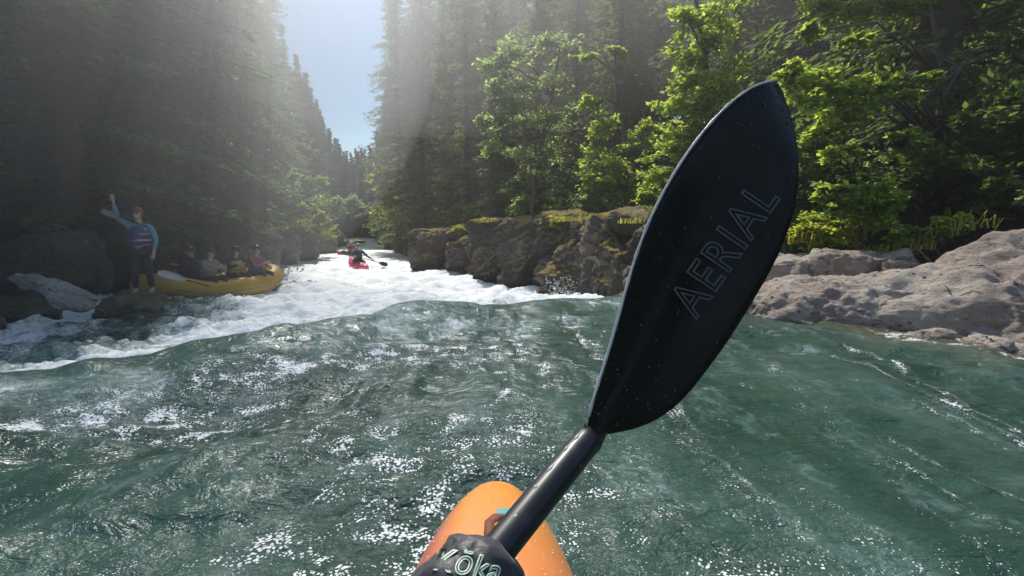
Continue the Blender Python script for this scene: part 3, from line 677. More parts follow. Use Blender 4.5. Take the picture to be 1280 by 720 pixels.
# bright bush and shrubs at the valley end / banks
GS = 'shrubs along the banks'
def shrub(px, py, y, rad, mat, label, seed, leaf=.09, per=260, n=6, h=.8, name='shrub'):
    c = at(px, py, y); g = random.Random(seed); base = Vector((c.x, c.y, c.z - rad * h * 1.1))
    cs = [(c + Vector((g.uniform(-1, 1) * rad * .7, g.uniform(-1, 1) * rad * .6, g.uniform(-.6, .7) * rad * h)), rad * g.uniform(.4, .6)) for k in range(n)]
    return broadleaf(name, base, [base, base.lerp(c, .5), c], cs, leaf, per, mat, seed, label, GS, .03, 'shrub')
shrub(492, 245, 37, 1.7, 'leaf_y', 'bright yellow green bush glowing at the end of the gap', 21, .22, 420, 9, 1.1)
shrub(512, 268, 34, 1.0, 'leaf', 'green bush below the bright glowing bush', 22, .2, 300)
shrub(375, 262, 29, 1.2, 'leaf', 'green shrub on the left bank beside the shaded rocks', 23, .16, 380)
shrub(398, 280, 33, 1.1, 'leaf_y', 'yellow green shrub above the mossy left bank', 24, .15, 320)
shrub(385, 235, 32, 1.4, 'leaf', 'taller leafy shrub over the left bank rocks', 25, .16, 360)
shrub(412, 262, 44, 1.4, 'leaf2', 'greyish shrub on the left bank further off', 26, .2, 300)
shrub(432, 262, 60, 2.0, 'leaf2', 'far greyish shrub near the end of the left bank', 27, .28, 300)
shrub(366, 225, 26, 1.0, 'leaf2', 'thin shrub against the dark trees of the left bank', 28, .13, 200)
shrub(595, 268, 23.5, .55, 'leaf2', 'small pale shrub on the cliff left of the moss cap', 31, .10, 260)
shrub(565, 270, 27, .55, 'leaf', 'low shrub on the left end of the cliff', 32, .12, 200)
shrub(640, 240, 20.5, .8, 'leaf2', 'pale twiggy shrub at the foot of the tall maple', 33, .10, 220)
shrub(735, 252, 15, .6, 'leaf2', 'shrub in half shade between the two maples', 34, .08, 260)
shrub(690, 265, 17, .45, 'leaf_y', 'low yellowish shrub on top of the cliff', 35, .08, 200)
for k_, (px_, py_, y_, r_, m_, lb_) in enumerate([(800, 272, 10.6, .26, 'leaf_y', 'small yellowish plant on the cliff right beside the blade edge'), (745, 274, 11.6, .24, 'leaf', 'small green plant spilling over the cliff above the splash'), (700, 278, 13.4, .26, 'leaf_y', 'small plant on the cliff right of the sapling'), (655, 282, 15.4, .3, 'leaf', 'small green plant at the sapling foot'), (610, 280, 18, .35, 'leaf_y', 'yellowish plant spilling over the orange moss cap'), (575, 288, 21.5, .4, 'leaf', 'green plant over the sloping angular block'), (540, 290, 26, .5, 'leaf_y', 'yellow green plant on the left end of the cliff'), (515, 292, 32, .6, 'leaf', 'green plant above the far low shore rocks')]): shrub(px_, py_, y_, r_, m_, lb_, 60 + k_, .05 + .0022 * y_, 200, 6, .7)
shrub(820, 250, 12, .5, 'leaf', 'low green shrub on the cliff beside the blade edge', 36, .08, 260)
shrub(1075, 262, 7.0, .55, 'leaf', 'leafy bush growing behind the ledge rock', 37, .085, 700, 10, .9)
shrub(1035, 288, 6.8, .42, 'leaf_y', 'low yellow green bush on the ledge rock', 38, .045, 900, 8, .7)
shrub(1000, 292, 7.0, .22, 'leaf_y', 'low yellow green bush against the blade edge', 39, .045, 600, 6, .7)
shrub(1150, 290, 6.6, .18, 'leaf', 'small plant at the top edge of the low slab', 40, .06, 180, 5)
shrub(1178, 282, 6.0, .16, 'leaf', 'small leafy plant left of centre on top of the largest shore rock', 42, .055, 220, 6, 1.0)
shrub(1205, 272, 5.9, .13, 'leaf_y', 'small yellow green plant on the crest of the largest shore rock', 43, .05, 160, 5, 1.3)
shrub(1128, 298, 6.4, .16, 'leaf', 'small leafy plant behind the notch between slab and largest rock', 44, .055, 200, 6)
shrub(1278, 245, 6.0, .12, 'leaf2', 'sprig with pale leaves at the right edge', 41, .07, 60, 3)

# grasses: stuff
def blades(name, spots, mat, seed, kind='stuff', label=None, h=(.1, .3), w=.008):
    g = np.random.RandomState(seed); V = []; n = 0; sh = []
    for (c, rad, cnt, hh) in spots:
        c = np.array(c)
        for k in range(cnt):
            a = g.uniform(0, 6.28); r = rad * g.rand() ** .6; p = c + np.array([math.cos(a) * r, math.sin(a) * r, 0]); L = hh * g.uniform(.5, 1.2)
            az = g.uniform(0, 6.28); lean = g.uniform(.2, 1.4); d = np.array([math.cos(az), math.sin(az), 0]); s = np.array([-d[1], d[0], 0]) * w * g.uniform(.7, 1.4) * (1 + hh)
            p1 = p + d * L * lean * .3 + np.array([0, 0, L * .6]); p2 = p + d * L * lean + np.array([0, 0, L * max(.15, 1 - lean * .5)])
            V += [p - s, p + s, p1 + s * .8, p1 - s * .8, p2]; sh += [g.rand()] * 5; n += 1
    i = np.arange(n)[:, None] * 5
    m = npmesh(name, np.array(V), [i + np.array([0, 1, 2, 3]), i + np.array([3, 2, 4])], [M[mat]], smooth=False, attrs={'shade': sh})
    o = obj(name, m); tag(o, label, None, None, kind); return o
sp = []
for px, y, hw, hd, top, sd, lb in blocks:
    for k in range(9):
        sp.append((((px - 640) / F * y + .25 + rnd.uniform(-hw, hw) * .9, y + hd * .5 + rnd.uniform(-hd, hd) * .8, top - .06), .3, 45, .16))
for k in range(60):
    y = rnd.uniform(10, 32); xx = float(bankR(y)) + rnd.uniform(.8, 3); sp.append(((xx, y, gz(xx, y) - .03), .35, 26, rnd.uniform(.12, .4)))
for k in range(26):
    y = rnd.uniform(24, 60); x = float(bankL(y)) - rnd.uniform(.3, 3); sp.append(((x, y, gz(x, y)), .7, 45, .5))
for k in range(20):
    y = rnd.uniform(30, 62); x = float(bankR(y)) + rnd.uniform(.3, 3); sp.append(((x, y, gz(x, y)), .7, 45, .45))
blades('grass', sp, 'grass', 3, label='yellowish grass on the cliff tops and banks')
sp = [(at(1045, 300, 6.9), .35, 120, .28), (at(1010, 303, 6.8), .25, 90, .22), (at(1100, 318, 6.4), .2, 60, .2), (at(1185, 294, 5.9), .2, 26, .24), (at(1215, 288, 5.7), .2, 16, .2), (at(1150, 312, 6.1), .2, 40, .2), (at(1230, 285, 5.6), .15, 14, .26), (at(1110, 395, 4.95), .10, 60, .05), (at(1160, 402, 4.6), .1, 50, .05)]
blades('grass', sp, 'grass', 4, label='bright green grass growing behind the right shore rocks', w=.006)

# thin bare sapling on the cliff
def sapling(b, pts, label, name='sapling'):
    t = empty(name, b); mb = MB(); q = [at(*p) - b for p in pts]; mb.tube(q, [.05 * (1 - .8 * i / (len(q) - 1)) + .006 for i in range(len(q))], 6)
    mb.obj('trunk', M['bark2'], t); tw = MB(); g = random.Random(4)
    for k in range(22):
        i = g.randrange(1, len(q)); a = q[i]; d = Vector((g.uniform(-1, 1), g.uniform(-.6, .6), g.uniform(-.1, .8))).normalized() * g.uniform(.3, .9)
        tw.tube([a, a + d * .5 + Vector((0, 0, .05)), a + d], [.014, .009, .003], 4, False)
    tw.obj('twig', M['bark2'], t); tag(t, label, 'sapling')
b = at(672, 286, 16.2)
sapling(b, [(672, 288, 16.2), (664, 262, 16.2), (668, 235, 16.3), (662, 205, 16.4), (645, 180, 16.4)], 'thin leaning half bare sapling rooted in the moss on the cliff')

# ------------------------------------------------------------------ people
PM = dict(skin=simple('skin', (.55, .34, .25), .5, .1, 30, .0005), black=simple('black_neoprene', (.018, .018, .02), .6, .3, 60, .001),
          blue=simple('light_blue_shirt', (.10, .27, .36), .8, .15, 25, .003), dark=simple('dark_trousers', (.02, .025, .028), .8, .3, 20, .003),
          navy=simple('navy_vest', (.03, .06, .16), .7, .25, 20, .004), pink=simple('pink_band', (.55, .30, .42), .7, .15, 20, .002),
          yellow=simple('yellow_vest', (.48, .38, .05), .7, .15, 20, .003), tan=simple('tan_jacket', (.30, .25, .20), .8, .25, 14, .004),
          helm_r=simple('red_helmet', (.20, .045, .04), .3, .1, 10, .0005), helm_t=simple('teal_helmet', (.05, .38, .36), .3, .1, 10, .0005), helm_k=simple('dark_helmet', (.025, .025, .03), .3, .2, 10, .0005), helm_w=simple('white_helmet', (.7, .7, .72), .3, .1, 10, .0005),
          teal=simple('teal_drytop', (.03, .10, .12), .7, .2, 20, .004), red=simple('red_drytop', (.5, .08, .08), .7, .2, 20, .004),
          shoe=simple('river_shoe', (.30, .29, .28), .8, .2, 20, .003), white=simple('white_plastic', (.75, .77, .78), .4, .05, 20, .0005), blue2=simple('deep_blue_vest', (.06, .12, .40), .7, .2, 20, .003))
dg = None
def skin_mesh(name, verts, edges, mat, sub=2, root=0):
    """verts: list of (x,y,z,r) or (x,y,z,rx,ry)"""
    me = bpy.data.meshes.new(name); me.from_pydata([v[:3] for v in verts], edges, []); me.update()
    o = bpy.data.objects.new(name, me); COL.objects.link(o)
    sm = o.modifiers.new('s', 'SKIN'); ss = o.modifiers.new('u', 'SUBSURF'); ss.levels = sub; ss.render_levels = sub
    if not me.skin_vertices: 
        bpy.context.view_layer.objects.active = o; bpy.ops.mesh.customdata_skin_add()
    for i, v in enumerate(verts):
        r = (v[3], v[4] if len(v) > 4 else v[3]); me.skin_vertices[0].data[i].radius = r
        me.skin_vertices[0].data[i].use_root = (i == root)
    bpy.context.view_layer.update(); d = bpy.context.evaluated_depsgraph_get()
    r = bpy.data.meshes.new_from_object(o.evaluated_get(d)); r.name = name; bpy.data.objects.remove(o)
    r.materials.clear(); r.materials.append(mat)
    r.polygons.foreach_set('use_smooth', [True] * len(r.polygons))
    return r
def lerp3(a, b, t): return tuple(a[i] + (b[i] - a[i]) * t for i in range(3))
def person(loc, rz, J, mats, label, helmet='helm_k', vest='navy', face=True, group=None, band=None, sc_=1.0, shoes=True):
    """J: joints in local metres: pelvis chest neck head shL elL haL shR elR haR hipL knL ftL hipR knR ftR ; facing -y"""
    t = empty('person', loc, rz, sc_)
    V = []; E = []
    def v(p, r, r2=None): V.append((*p, r, r2 if r2 else r)); return len(V) - 1
    def ln(*ids):
        for a, b in zip(ids[:-1], ids[1:]): E.append((a, b))
    pel = v(J['pelvis'], .125, .10); mid = v(lerp3(J['pelvis'], J['chest'], .5), .115, .09); ch = v(J['chest'], .14, .10)
    nk0 = v(lerp3(J['chest'], J['neck'], .75), .075); nk = v(J['neck'], .055); hd0 = v(lerp3(J['neck'], J['head'], .55), .07, .08); hd = v(J['head'], .082, .095); 
    top = v(tuple(J['head'][i] + (J['head'][i] - J['neck'][i]) * .45 for i in range(3)), .06, .07)
    ln(pel, mid, ch, nk0, nk, hd0, hd, top)
    for s in 'LR':
        sh, el, ha = J['sh' + s], J['el' + s], J['ha' + s]
        a = v(sh, .06); b_ = v(lerp3(sh, el, .5), .048); c = v(el, .040); d = v(lerp3(el, ha, .5), .036); e = v(ha, .026)
        hd_ = Vector(ha) - Vector(el); hd_.normalize(); palm = Vector(ha) + hd_ * .07; f = v(tuple(palm), .038, .02)
        ln(ch, a, b_, c, d, e, f)
        side = hd_.cross(Vector((0, 1, .01))).normalized()
        for k in range(4):
            o = palm + hd_ * .02 + side * (.026 - .0173 * k); L = (.07, .08, .075, .058)[k]
            f0 = v(tuple(o), .0095); f1 = v(tuple(o + (hd_ + side * (.12 - .08 * k)) * L * .5), .009); f2 = v(tuple(o + (hd_ + side * (.15 - .1 * k)) * L + Vector((0, -.012, 0))), .0075)
            ln(f, f0, f1, f2)
        th = palm + side * .03 - hd_ * .03; t0 = v(tuple(th), .011); t1 = v(tuple(th + side * .03 + hd_ * .03), .010); ln(f, t0, t1)
    for s in 'LR':
        hp, kn, ft = J['hip' + s], J['kn' + s], J['ft' + s]
        a = v(hp, .095); b_ = v(lerp3(hp, kn, .5), .078); c = v(kn, .058); d = v(lerp3(kn, ft, .4), .055); e = v(ft, .036); toe = v((ft[0], ft[1] - .15, ft[2] - .045), .035, .028)
        ln(pel, a, b_, c, d, e, toe)
    body = obj('body', skin_mesh('body', V, E, PM['skin'], 2), t)
    # garments follow the same bones, a little fuller
    V = []; E = []
    a0 = v(lerp3(J['pelvis'], J['chest'], -.22), .16, .13); a = v(J['pelvis'], .16, .135); E.append((a0, a)); b_ = v(lerp3(J['pelvis'], J['chest'], .5), .140, .11); c = v(J['chest'], .165, .125); d = v(lerp3(J['chest'], J['neck'], .7), .09); ln(a, b_, c, d)
    for s in 'LR':
        sh, el, ha = J['sh' + s], J['el' + s], J['ha' + s]
        ids = [v(sh, .075), v(lerp3(sh, el, .5), .062), v(el, .052), v(lerp3(el, ha, .5), .046), v(lerp3(el, ha, .95), .035)]; ln(c, *ids)
    obj('shirt', skin_mesh('shirt', V, E, mats[0], 2), t)
    V = []; E = []
    a = v(tuple(J['pelvis']), .15, .125)
    for s in 'LR':
        hp, kn, ft = J['hip' + s], J['kn' + s], J['ft' + s]; ln(a, v(hp, .11), v(lerp3(hp, kn, .5), .095), v(kn, .075), v(lerp3(kn, ft, .5), .066), v(lerp3(kn, ft, .92), .055))
    obj('trousers', skin_mesh('trousers', V, E, mats[1], 2), t)
    V = []; E = []
    ln(v(lerp3(J['pelvis'], J['chest'], .12), .19, .16), v(lerp3(J['pelvis'], J['chest'], .45), .21, .18), v(lerp3(J['pelvis'], J['chest'], .8), .215, .19), v(lerp3(J['chest'], J['neck'], .2), .20, .18), v(lerp3(J['chest'], J['neck'], .6), .15, .13))
    vs = obj('life_vest', skin_mesh('life_vest', V, E, PM[vest], 2), t)
    for k, fr in enumerate((.5, .85)):
        p = Vector(lerp3(J['pelvis'], J['chest'], fr)); mb = MB(); r1, r2 = .192, .168
        ps = [p + Vector((r1 * math.cos(q * math.pi / 12), r2 * math.sin(q * math.pi / 12), 0)) for q in range(25)]
        if k == 0 or band: mb.tube(ps, .012 if not (band and k == 0) else .02, 6); mb.obj('strap', PM[band] if band else PM['black'], vs)
    if shoes:
        for s in 'LR':
            ft = J['ft' + s]; mb = MB(); mb.ball((ft[0], ft[1] - .06, ft[2] - .045), (.05, .135, .045), 14, 8); mb.ball((ft[0], ft[1] + .01, ft[2]), (.045, .055, .07), 12, 8); mb.obj('shoe', PM['shoe'], t)
    # helmet
    H = Vector(J['head']); U = (Vector(J['head']) - Vector(J['neck'])).normalized()
    V_, F_ = ico(3); Vh = V_ * np.array([.108, .125, .112]); keep = (Vh[:, 2] > -.012) | ((Vh[:, 1] > .02) & (Vh[:, 2] > -.06))
    Vh = Vh + np.array([H.x, H.y + .008, H.z + .045]); Fk = F_[keep[F_].all(1)]
    ho = obj('helmet', npmesh('helmet', Vh, Fk, [PM[helmet]]), t); so = ho.modifiers.new('t', 'SOLIDIFY'); so.thickness = .012
    mb = MB(); mb.tube([(H.x - .10, H.y, H.z + .03), (H.x - .085, H.y - .03, H.z - .06), (H.x, H.y - .055, H.z - .12), (H.x + .085, H.y - .03, H.z - .06), (H.x + .10, H.y, H.z + .03)], .006, 5); mb.obj('chin_strap', PM['black'], ho)
    if face:
        mb = MB(); mb.ball((H.x, H.y - .105, H.z - .02), (.016, .022, .026), 10, 6); mb.obj('nose', PM['skin'], t)
        for s in (-1, 1):
            mb = MB(); mb.ball((H.x + s * .034, H.y - .093, H.z + .008), (.024, .014, .016), 10, 6); mb.obj('sunglass_lens', PM['black'], t)
            mb = MB(); mb.ball((H.x + s * .09, H.y, H.z - .005), (.012, .022, .03), 8, 6); mb.obj('ear', PM['skin'], t)
        mb = MB(); mb.tube([(H.x - .025, H.y - .094, H.z - .06), (H.x, H.y - .1, H.z - .063), (H.x + .025, H.y - .094, H.z - .06)], .006, 5); mb.obj('mouth', PM['pink'], t)
    tag(t, label, 'person', group)
    return t
# the waving guide
gl = at(181, 366, 10.6)
Jst = dict(pelvis=(0, 0, .93), chest=(-.01, .01, 1.30), neck=(-.015, 0, 1.50), head=(-.02, -.02, 1.65), shL=(.19, 0, 1.40), elL=(.27, .03, 1.12), haL=(.24, -.06, .88),
           shR=(-.19, 0, 1.42), elR=(-.37, 0, 1.56), haR=(-.40, -.03, 1.88), hipL=(.10, 0, .90), knL=(.12, -.05, .50), ftL=(.14, 0, .09), hipR=(-.10, 0, .90), knR=(-.13, -.05, .50), ftR=(-.14, -.02, .09))
person((gl.x, gl.y, gl.z - .02), R(18), Jst, (PM['blue'], PM['dark']), 'person standing in light blue shirt and dark life vest waving one raised arm', 'helm_r', 'navy', band='pink')
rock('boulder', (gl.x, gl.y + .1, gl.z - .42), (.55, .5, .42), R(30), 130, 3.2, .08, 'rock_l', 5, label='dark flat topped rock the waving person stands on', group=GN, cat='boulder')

# raft
def raft():
    zc = -1.0; t = empty('raft', (-8.0, 13.75, zc), R(-13))
    y_m = NT('raft_rubber'); o = y_m.ob(); n = y_m.noise(o, 3, 4); y_m = y_m.done(y_m.bsdf(base=y_m.mix(n, (.42, .25, .03), (.60, .38, .05)), rough=.45, normal=y_m.bump(y_m.noise(o, 12, 3), .3, .01)))
    L, Wd, r = 1.85, .78, .27; mb = MB(); ps = []; rs = []
    for k in range(49):
        a = 2 * math.pi * k / 48; ca, sa = math.cos(a), math.sin(a)
        x = Wd * math.copysign(abs(ca) ** .55, ca); y = L * math.copysign(abs(sa) ** .8, sa)
        kick = .34 * max(0, abs(y) / L - .5) ** 1.5 * 2.2
        ps.append((x, y, .32 + kick)); rs.append(r * (1 - .15 * max(0, abs(y) / L - .6)))
    mb.tube(ps, rs, 20, False); mb.obj('outer_tube', y_m, t)
    for yy in (-.75, .1, .9): m2 = MB(); m2.tube([(-.62, yy, .38), (0, yy, .40), (.62, yy, .38)], .19, 16); m2.obj('thwart', y_m, t)
    m3 = MB(); m3.box((0, 0, .17), (.6, 1.6, .05)); m3.obj('raft_floor', PM['dark'], t)
    m4 = MB(); q = [(p[0] * 1.13 + 0, p[1] * 1.05, p[2] + .20 + (.02 if i % 4 else -.05)) for i, p in enumerate(ps)]; m4.tube(q, .012, 5, False); m4.obj('grab_line', PM['dark'], t)
    m5 = MB(); q = [(p[0] * 1.315 if abs(p[0]) > .5 else p[0] * 1.2, p[1] * 1.11, p[2] - .02) for p in ps]; m5.tube(q, .03, 6, False); m5.obj('rubbing_strake', PM['tan'], t)
    m6 = MB(); m6.ball((.80, -1.42, .40), (.03, .10, .08), 12, 8); m6.obj('valve_patch', PM['white'], t)
    tag(t, 'yellow inflatable raft with passengers against the shaded left bank', 'raft')
    return t
rf = raft()
RM = Matrix.Translation(rf.location) @ Matrix.Rotation(R(-13), 4, 'Z')
def seated(lx, ly, rz, mats, label, helmet, vest, lean=0, arms=0, z=.50):
    p = RM @ Vector((lx, ly, z))
    J = dict(pelvis=(0, 0, .10), chest=(0, -.06 - lean, .46), neck=(0, -.09 - lean, .63), head=(0, -.12 - lean, .77), shL=(.18, -.05 - lean, .55), shR=(-.18, -.05 - lean, .55),
             elL=(.27, -.22 - lean, .34), haL=(.10, -.42 - lean, .30 + arms), elR=(-.27, -.22 - lean, .36), haR=(-.12, -.42 - lean, .42), hipL=(.10, -.03, .09), knL=(.15, -.44, .12), ftL=(.14, -.42, -.22), hipR=(-.10, -.03, .09), knR=(-.16, -.42, .14), ftR=(-.14, -.40, -.22))
    return person(p, rz, J, mats, label, helmet, vest)
seated(.42, -.72, R(75), (PM['tan'], PM['dark']), 'raft passenger in tan jacket nearest the waving person', 'helm_k', 'tan', .05)
seated(.35, .30, R(60), (PM['dark'], PM['dark']), 'raft passenger in bright yellow life vest', 'helm_k', 'yellow')
seated(.42, .98, R(80), (PM['red'], PM['dark']), 'raft passenger in deep blue vest and red sleeves at the bow', 'helm_k', 'blue2')
seated(-.45, -.15, R(-60), (PM['dark'], PM['dark']), 'raft passenger in dark clothes on the far side of the raft', 'helm_k', 'navy')

def paddle(name, pa, pb, blade_l, blade_w, mats, label, cat='paddle', both=False, twist=0):
    """shaft from pa to pb, blade(s) past the ends"""
    t = empty(name, pa); a = Vector((0, 0, 0)); b_ = Vector(pb) - Vector(pa); d = b_.normalized()
    MB().tube([a, b_], .014, 8).obj('shaft', mats[0], t)
    def bl(o, d):
        u = d.cross(Vector((math.sin(twist), math.cos(twist), .2))).normalized(); nn = d.cross(u); V = []; n = 9; m = 6
        for side in (0, 1):
            for i in range(n):
                s = i / (n - 1); w = blade_w * .5 * (math.sin(min(1, s * 1.9 + .12) * math.pi / 2)) * (math.sqrt(max(0, 1 - max(0, (s - .75) / .25) ** 2 * .75)))
                for k in range(m):
                    q = k / (m - 1) * 2 - 1; V.append(o + d * s * blade_l + u * q * w + nn * ((.004 if side else -.004) + .012 * q * q))
        Fq = []
        for side in (0, 1):
            for i in range(n - 1):
                for k in range(m - 1): z = side * n * m; Fq.append((z + i * m + k, z + i * m + k + 1, z + (i + 1) * m + k + 1, z + (i + 1) * m + k))
        for i in range(n - 1):
            for k in (0, m - 1): Fq.append((i * m + k, (i + 1) * m + k, n * m + (i + 1) * m + k, n * m + i * m + k))
        for i in (0, n - 1):
            for k in range(m - 1): Fq.append((i * m + k, i * m + k + 1, n * m + i * m + k + 1, n * m + i * m + k))
        mb = MB(); mb.add(V, Fq); mb.obj('blade', mats[1], t)
    bl(b_, d)
    if both: bl(a, -d)
    tag(t, label, cat); return t
pblack = simple('black_paddle_plastic', (.02, .02, .022), .35, .2, 20, .0005)
paddle('raft_paddle', P(262, 358, 11.6), P(233, 350, 11.3), .55, .2, (pblack, PM['white']), 'raft paddle with pale blade lifted over the near raft end')
paddle('raft_paddle', RM @ Vector((.35, 1.5, .95)), RM @ Vector((.0, .75, .85)), .45, .2, (pblack, PM['white']), 'raft paddle with pale blade held at the raft bow')
paddle('raft_paddle', at(186, 284, 10.55), at(149, 271, 10.4), .32, .14, (pblack, PM['shoe']), 'short pale bladed paddle behind the waving person')

# ------------------------------------------------------------------ kayaks
def hull_mesh(name, mat, ts, ws, ztop, zbot, L, n=28, yoff=0.0):
    """loft; t measured from the bow tip backwards"""
    N = 90; tt = L * (1 - np.cos(np.linspace(0, math.pi, N))) / 2; V = []
    for t_ in tt:
        w = np.interp(t_, ts, ws) / 2; a = np.interp(t_, ts, ztop); b_ = np.interp(t_, ts, zbot); zc = b_ + (a - b_) * .42
        for k in range(n):
            th = 2 * math.pi * k / n; c, s = math.cos(th), math.sin(th)
            px = w * math.copysign(abs(c) ** (.85 if s > 0 else .55), c)
            pz = zc + ((a - zc) * abs(s) ** 1.0 if s > 0 else -(zc - b_) * abs(s) ** .6)
            V.append((px, yoff - t_, pz))
    Fq = [(i * n + k, (i + 1) * n + k, (i + 1) * n + (k + 1) % n, i * n + (k + 1) % n) for i in range(N - 1) for k in range(n)]
    return npmesh(name, V, np.array(Fq), [mat])
def orange_mat():
    t = NT('orange_polyethylene'); o = t.ob(); n = t.noise(o, 5, 4); sep = t.n('ShaderNodeSeparateXYZ'); t.set(sep, 0, o)
    g = t.mr(sep.outputs[1], .55, 1.2)
    c = t.mix(g, (.80, .22, .085), (.90, .36, .07)); c = t.mix(t.mr(n, .4, .7, 0, .35), c, (.95, .36, .17))
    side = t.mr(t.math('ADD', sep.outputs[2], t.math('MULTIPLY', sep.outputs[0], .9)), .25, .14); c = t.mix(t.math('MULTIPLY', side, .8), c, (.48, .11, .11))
    sc1 = t.noise(t.map(o, (30, 4, 30), (0, 0, .5)), 4, 4, .6); c = t.mix(t.mr(sc1, .62, .72, 0, .35), c, (.95, .62, .4))
    return t.done(t.bsdf(base=c, rough=.27, spec=.5, normal=t.bump(t.noise(o, 40, 4), .25, .002)))
def my_kayak():
    t = empty('kayak', (0, 0, 0)); TX = -.038
    ts = [0, .012, .03, .06, .11, .17, .24, .33, .41, .55, .8, 1.2, 1.6, 2.0, 2.35, 2.5]
    ws = [0.0, .088, .136, .182, .238, .286, .326, .366, .400, .44, .46, .60, .62, .5, .28, .0]
    zt = [.215, .262, .278, .291, .304, .312, .318, .322, .326, .33, .335, .34, .33, .33, .34, .27]
    zb = [.195, .145, .120, .095, .065, .04, .015, -.01, -.025, -.05, -.08, -.1, -.1, -.06, .06, .25]
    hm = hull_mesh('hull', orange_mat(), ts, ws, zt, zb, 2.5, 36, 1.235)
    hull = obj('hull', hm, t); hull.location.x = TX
    # grab loop and badge on the deck
    wb = simple('brown_webbing', (.22, .07, .03), .8, .3, 120, .001)
    bv = BVHTree.FromPolygons([v.co[:] for v in hm.vertices], [p.vertices[:] for p in hm.polygons])
    def deck(px, py, lift=0.):
        o = Vector((0, 0, CAMZ)) - Vector((TX, 0, 0)); d = (FW + RT * ((px - 640) / F) + UP * ((360 - py) / F)).normalized(); h = bv.ray_cast(o, d)
        return h[0] + Vector((0, 0, lift)) + Vector((TX, 0, 0))
    pts = [deck(627, 688, .002), deck(611, 676, .012), deck(612, 664, .017), deck(622, 655, .016), deck(634, 648, .004)]
    fl = MB(); V = []
    for i, p in enumerate(pts):
        dd = (pts[min(i + 1, 4)] - pts[max(0, i - 1)]).normalized(); s_ = dd.cross(Vector((0, 0, 1))).normalized() * .010
        V += [p - s_, p + s_, p + s_ + Vector((0, 0, .003)), p - s_ + Vector((0, 0, .003))]
    Fq = [(i * 4 + k, i * 4 + (k + 1) % 4, (i + 1) * 4 + (k + 1) % 4, (i + 1) * 4 + k) for i in range(4) for k in range(4)]
    fl.add(V, Fq); fl.obj('grab_loop', wb, t)
    st = MB(); c = [deck(620, 639, .003), deck(638, 636, .003), deck(635, 653, .003), deck(622, 655, .003)]
    st.add(c, [(0, 1, 2, 3)]); st.obj('badge', simple('teal_badge', (.08, .42, .45), .5, .1, 50, .0003), t, False)
    g = np.random.RandomState(8); dm = NT('deck_drop'); dm = dm.done(dm.bsdf(base=(.9, .55, .3), rough=.05, ior=1.33, spec=1.)); V0, F0 = ico(2); dv = []; df = []; n = 0
    for j in range(260):
        o = Vector((g.uniform(-.2, .2), g.uniform(.6, 1.22), 1)); h = bv.ray_cast(o, Vector((0, 0, -1)))
        if h[0] is None: continue
        q = g.uniform(.0008, .0026); dv.append(V0 * q * np.array([1, 1.2, .5]) + np.array(h[0][:]) + (TX, 0, 0)); df.append(F0 + n); n += len(V0)
    dp = obj('water_drops', npmesh('water_drops', np.concatenate(dv), np.concatenate(df), [dm]), t); dp['kind'] = 'stuff'
    rim = MB(); rim.tube([(TX + .24 * math.cos(a), -.02 + .42 * math.sin(a), .345) for a in np.linspace(0, 2 * math.pi, 33)], .018, 8, False)
    rim.obj('cockpit_rim', PM['black'], t)
    sk = MB(); V = [(TX, -.02, .36)]; 
    for a in np.linspace(0, 2 * math.pi, 33)[:-1]: V.append((TX + .24 * math.cos(a), -.02 + .42 * math.sin(a), .352))
    sk.add(V, [(0, 1 + k, 1 + (k + 1) % 32) for k in range(32)]); sk.obj('spray_skirt', PM['black'], t)
    tag(t, 'orange kayak bow in the foreground pointing at the rapid', 'kayak')
my_kayak()

def far_kayak(name, x, y, rz, mat, label, person_args, z=None, s=1.0, tiltx=0):
    z0 = (wz(x, y) + wz(x + .3, y + .3) + wz(x - .3, y - .3)) / 3 if z is None else z
    t = empty('kayak', (x, y, z0), rz, s); t.rotation_euler = (tiltx, 0, rz)
    hm = hull_mesh('hull', mat, [0, .05, .2, .5, 1.0, 1.3, 1.8, 2.3, 2.5, 2.6], [0, .16, .32, .50, .64, .66, .58, .36, .18, 0], [.30, .36, .37, .36, .36, .36, .35, .36, .33, .26], [.28, .18, .06, -.04, -.1, -.1, -.06, .05, .14, .24], 2.6, 24, 1.3)
    obj('hull', hm, t); r = MB(); r.tube([(.25 * math.cos(a), .42 * math.sin(a), .37) for a in np.linspace(0, 2 * math.pi, 25)], .02, 6, False); r.obj('cockpit_rim', PM['black'], t)
    V = [(0, 0, .40)] + [(.25 * math.cos(a), .42 * math.sin(a), .375) for a in np.linspace(0, 2 * math.pi, 33)[:-1]]
    sk = MB(); sk.add(V, [(0, 1 + k, 1 + (k + 1) % 32) for k in range(32)]); sk.obj('spray_skirt', PM['black'], t)
    tag(t, label, 'kayak', 'whitewater kayaks down the rapid')
    J = dict(pelvis=(0, .05, .10), chest=(0, .0, .46), neck=(0, -.02, .64), head=(0, -.04, .79), shL=(.19, .0, .56), shR=(-.19, 0, .56), elL=(.36, -.12, .36), haL=(.52, -.30, .22), elR=(-.34, -.14, .40), haR=(-.26, -.38, .36),
             hipL=(.09, -.05, .08), knL=(.14, -.40, .14), ftL=(.10, -.75, .06), hipR=(-.09, -.05, .08), knR=(-.14, -.40, .14), ftR=(-.10, -.75, .06))
    a = person_args
    person((x, y, z0 + .20), rz + a.get('turn', 0), J, a['mats'], a['label'], a['helmet'], a['vest'], group=None, shoes=False)
    mm = Matrix.Translation((x, y, z0 + .20)) @ Matrix.Rotation(rz + a.get('turn', 0), 4, 'Z')
    A = mm @ Vector((-.45, -.46, .46)); B = mm @ Vector((.85, -.30, .05))
    paddle('kayak_paddle', A, B, .45, .2, (pblack, pblack), a['plabel'], both=True)
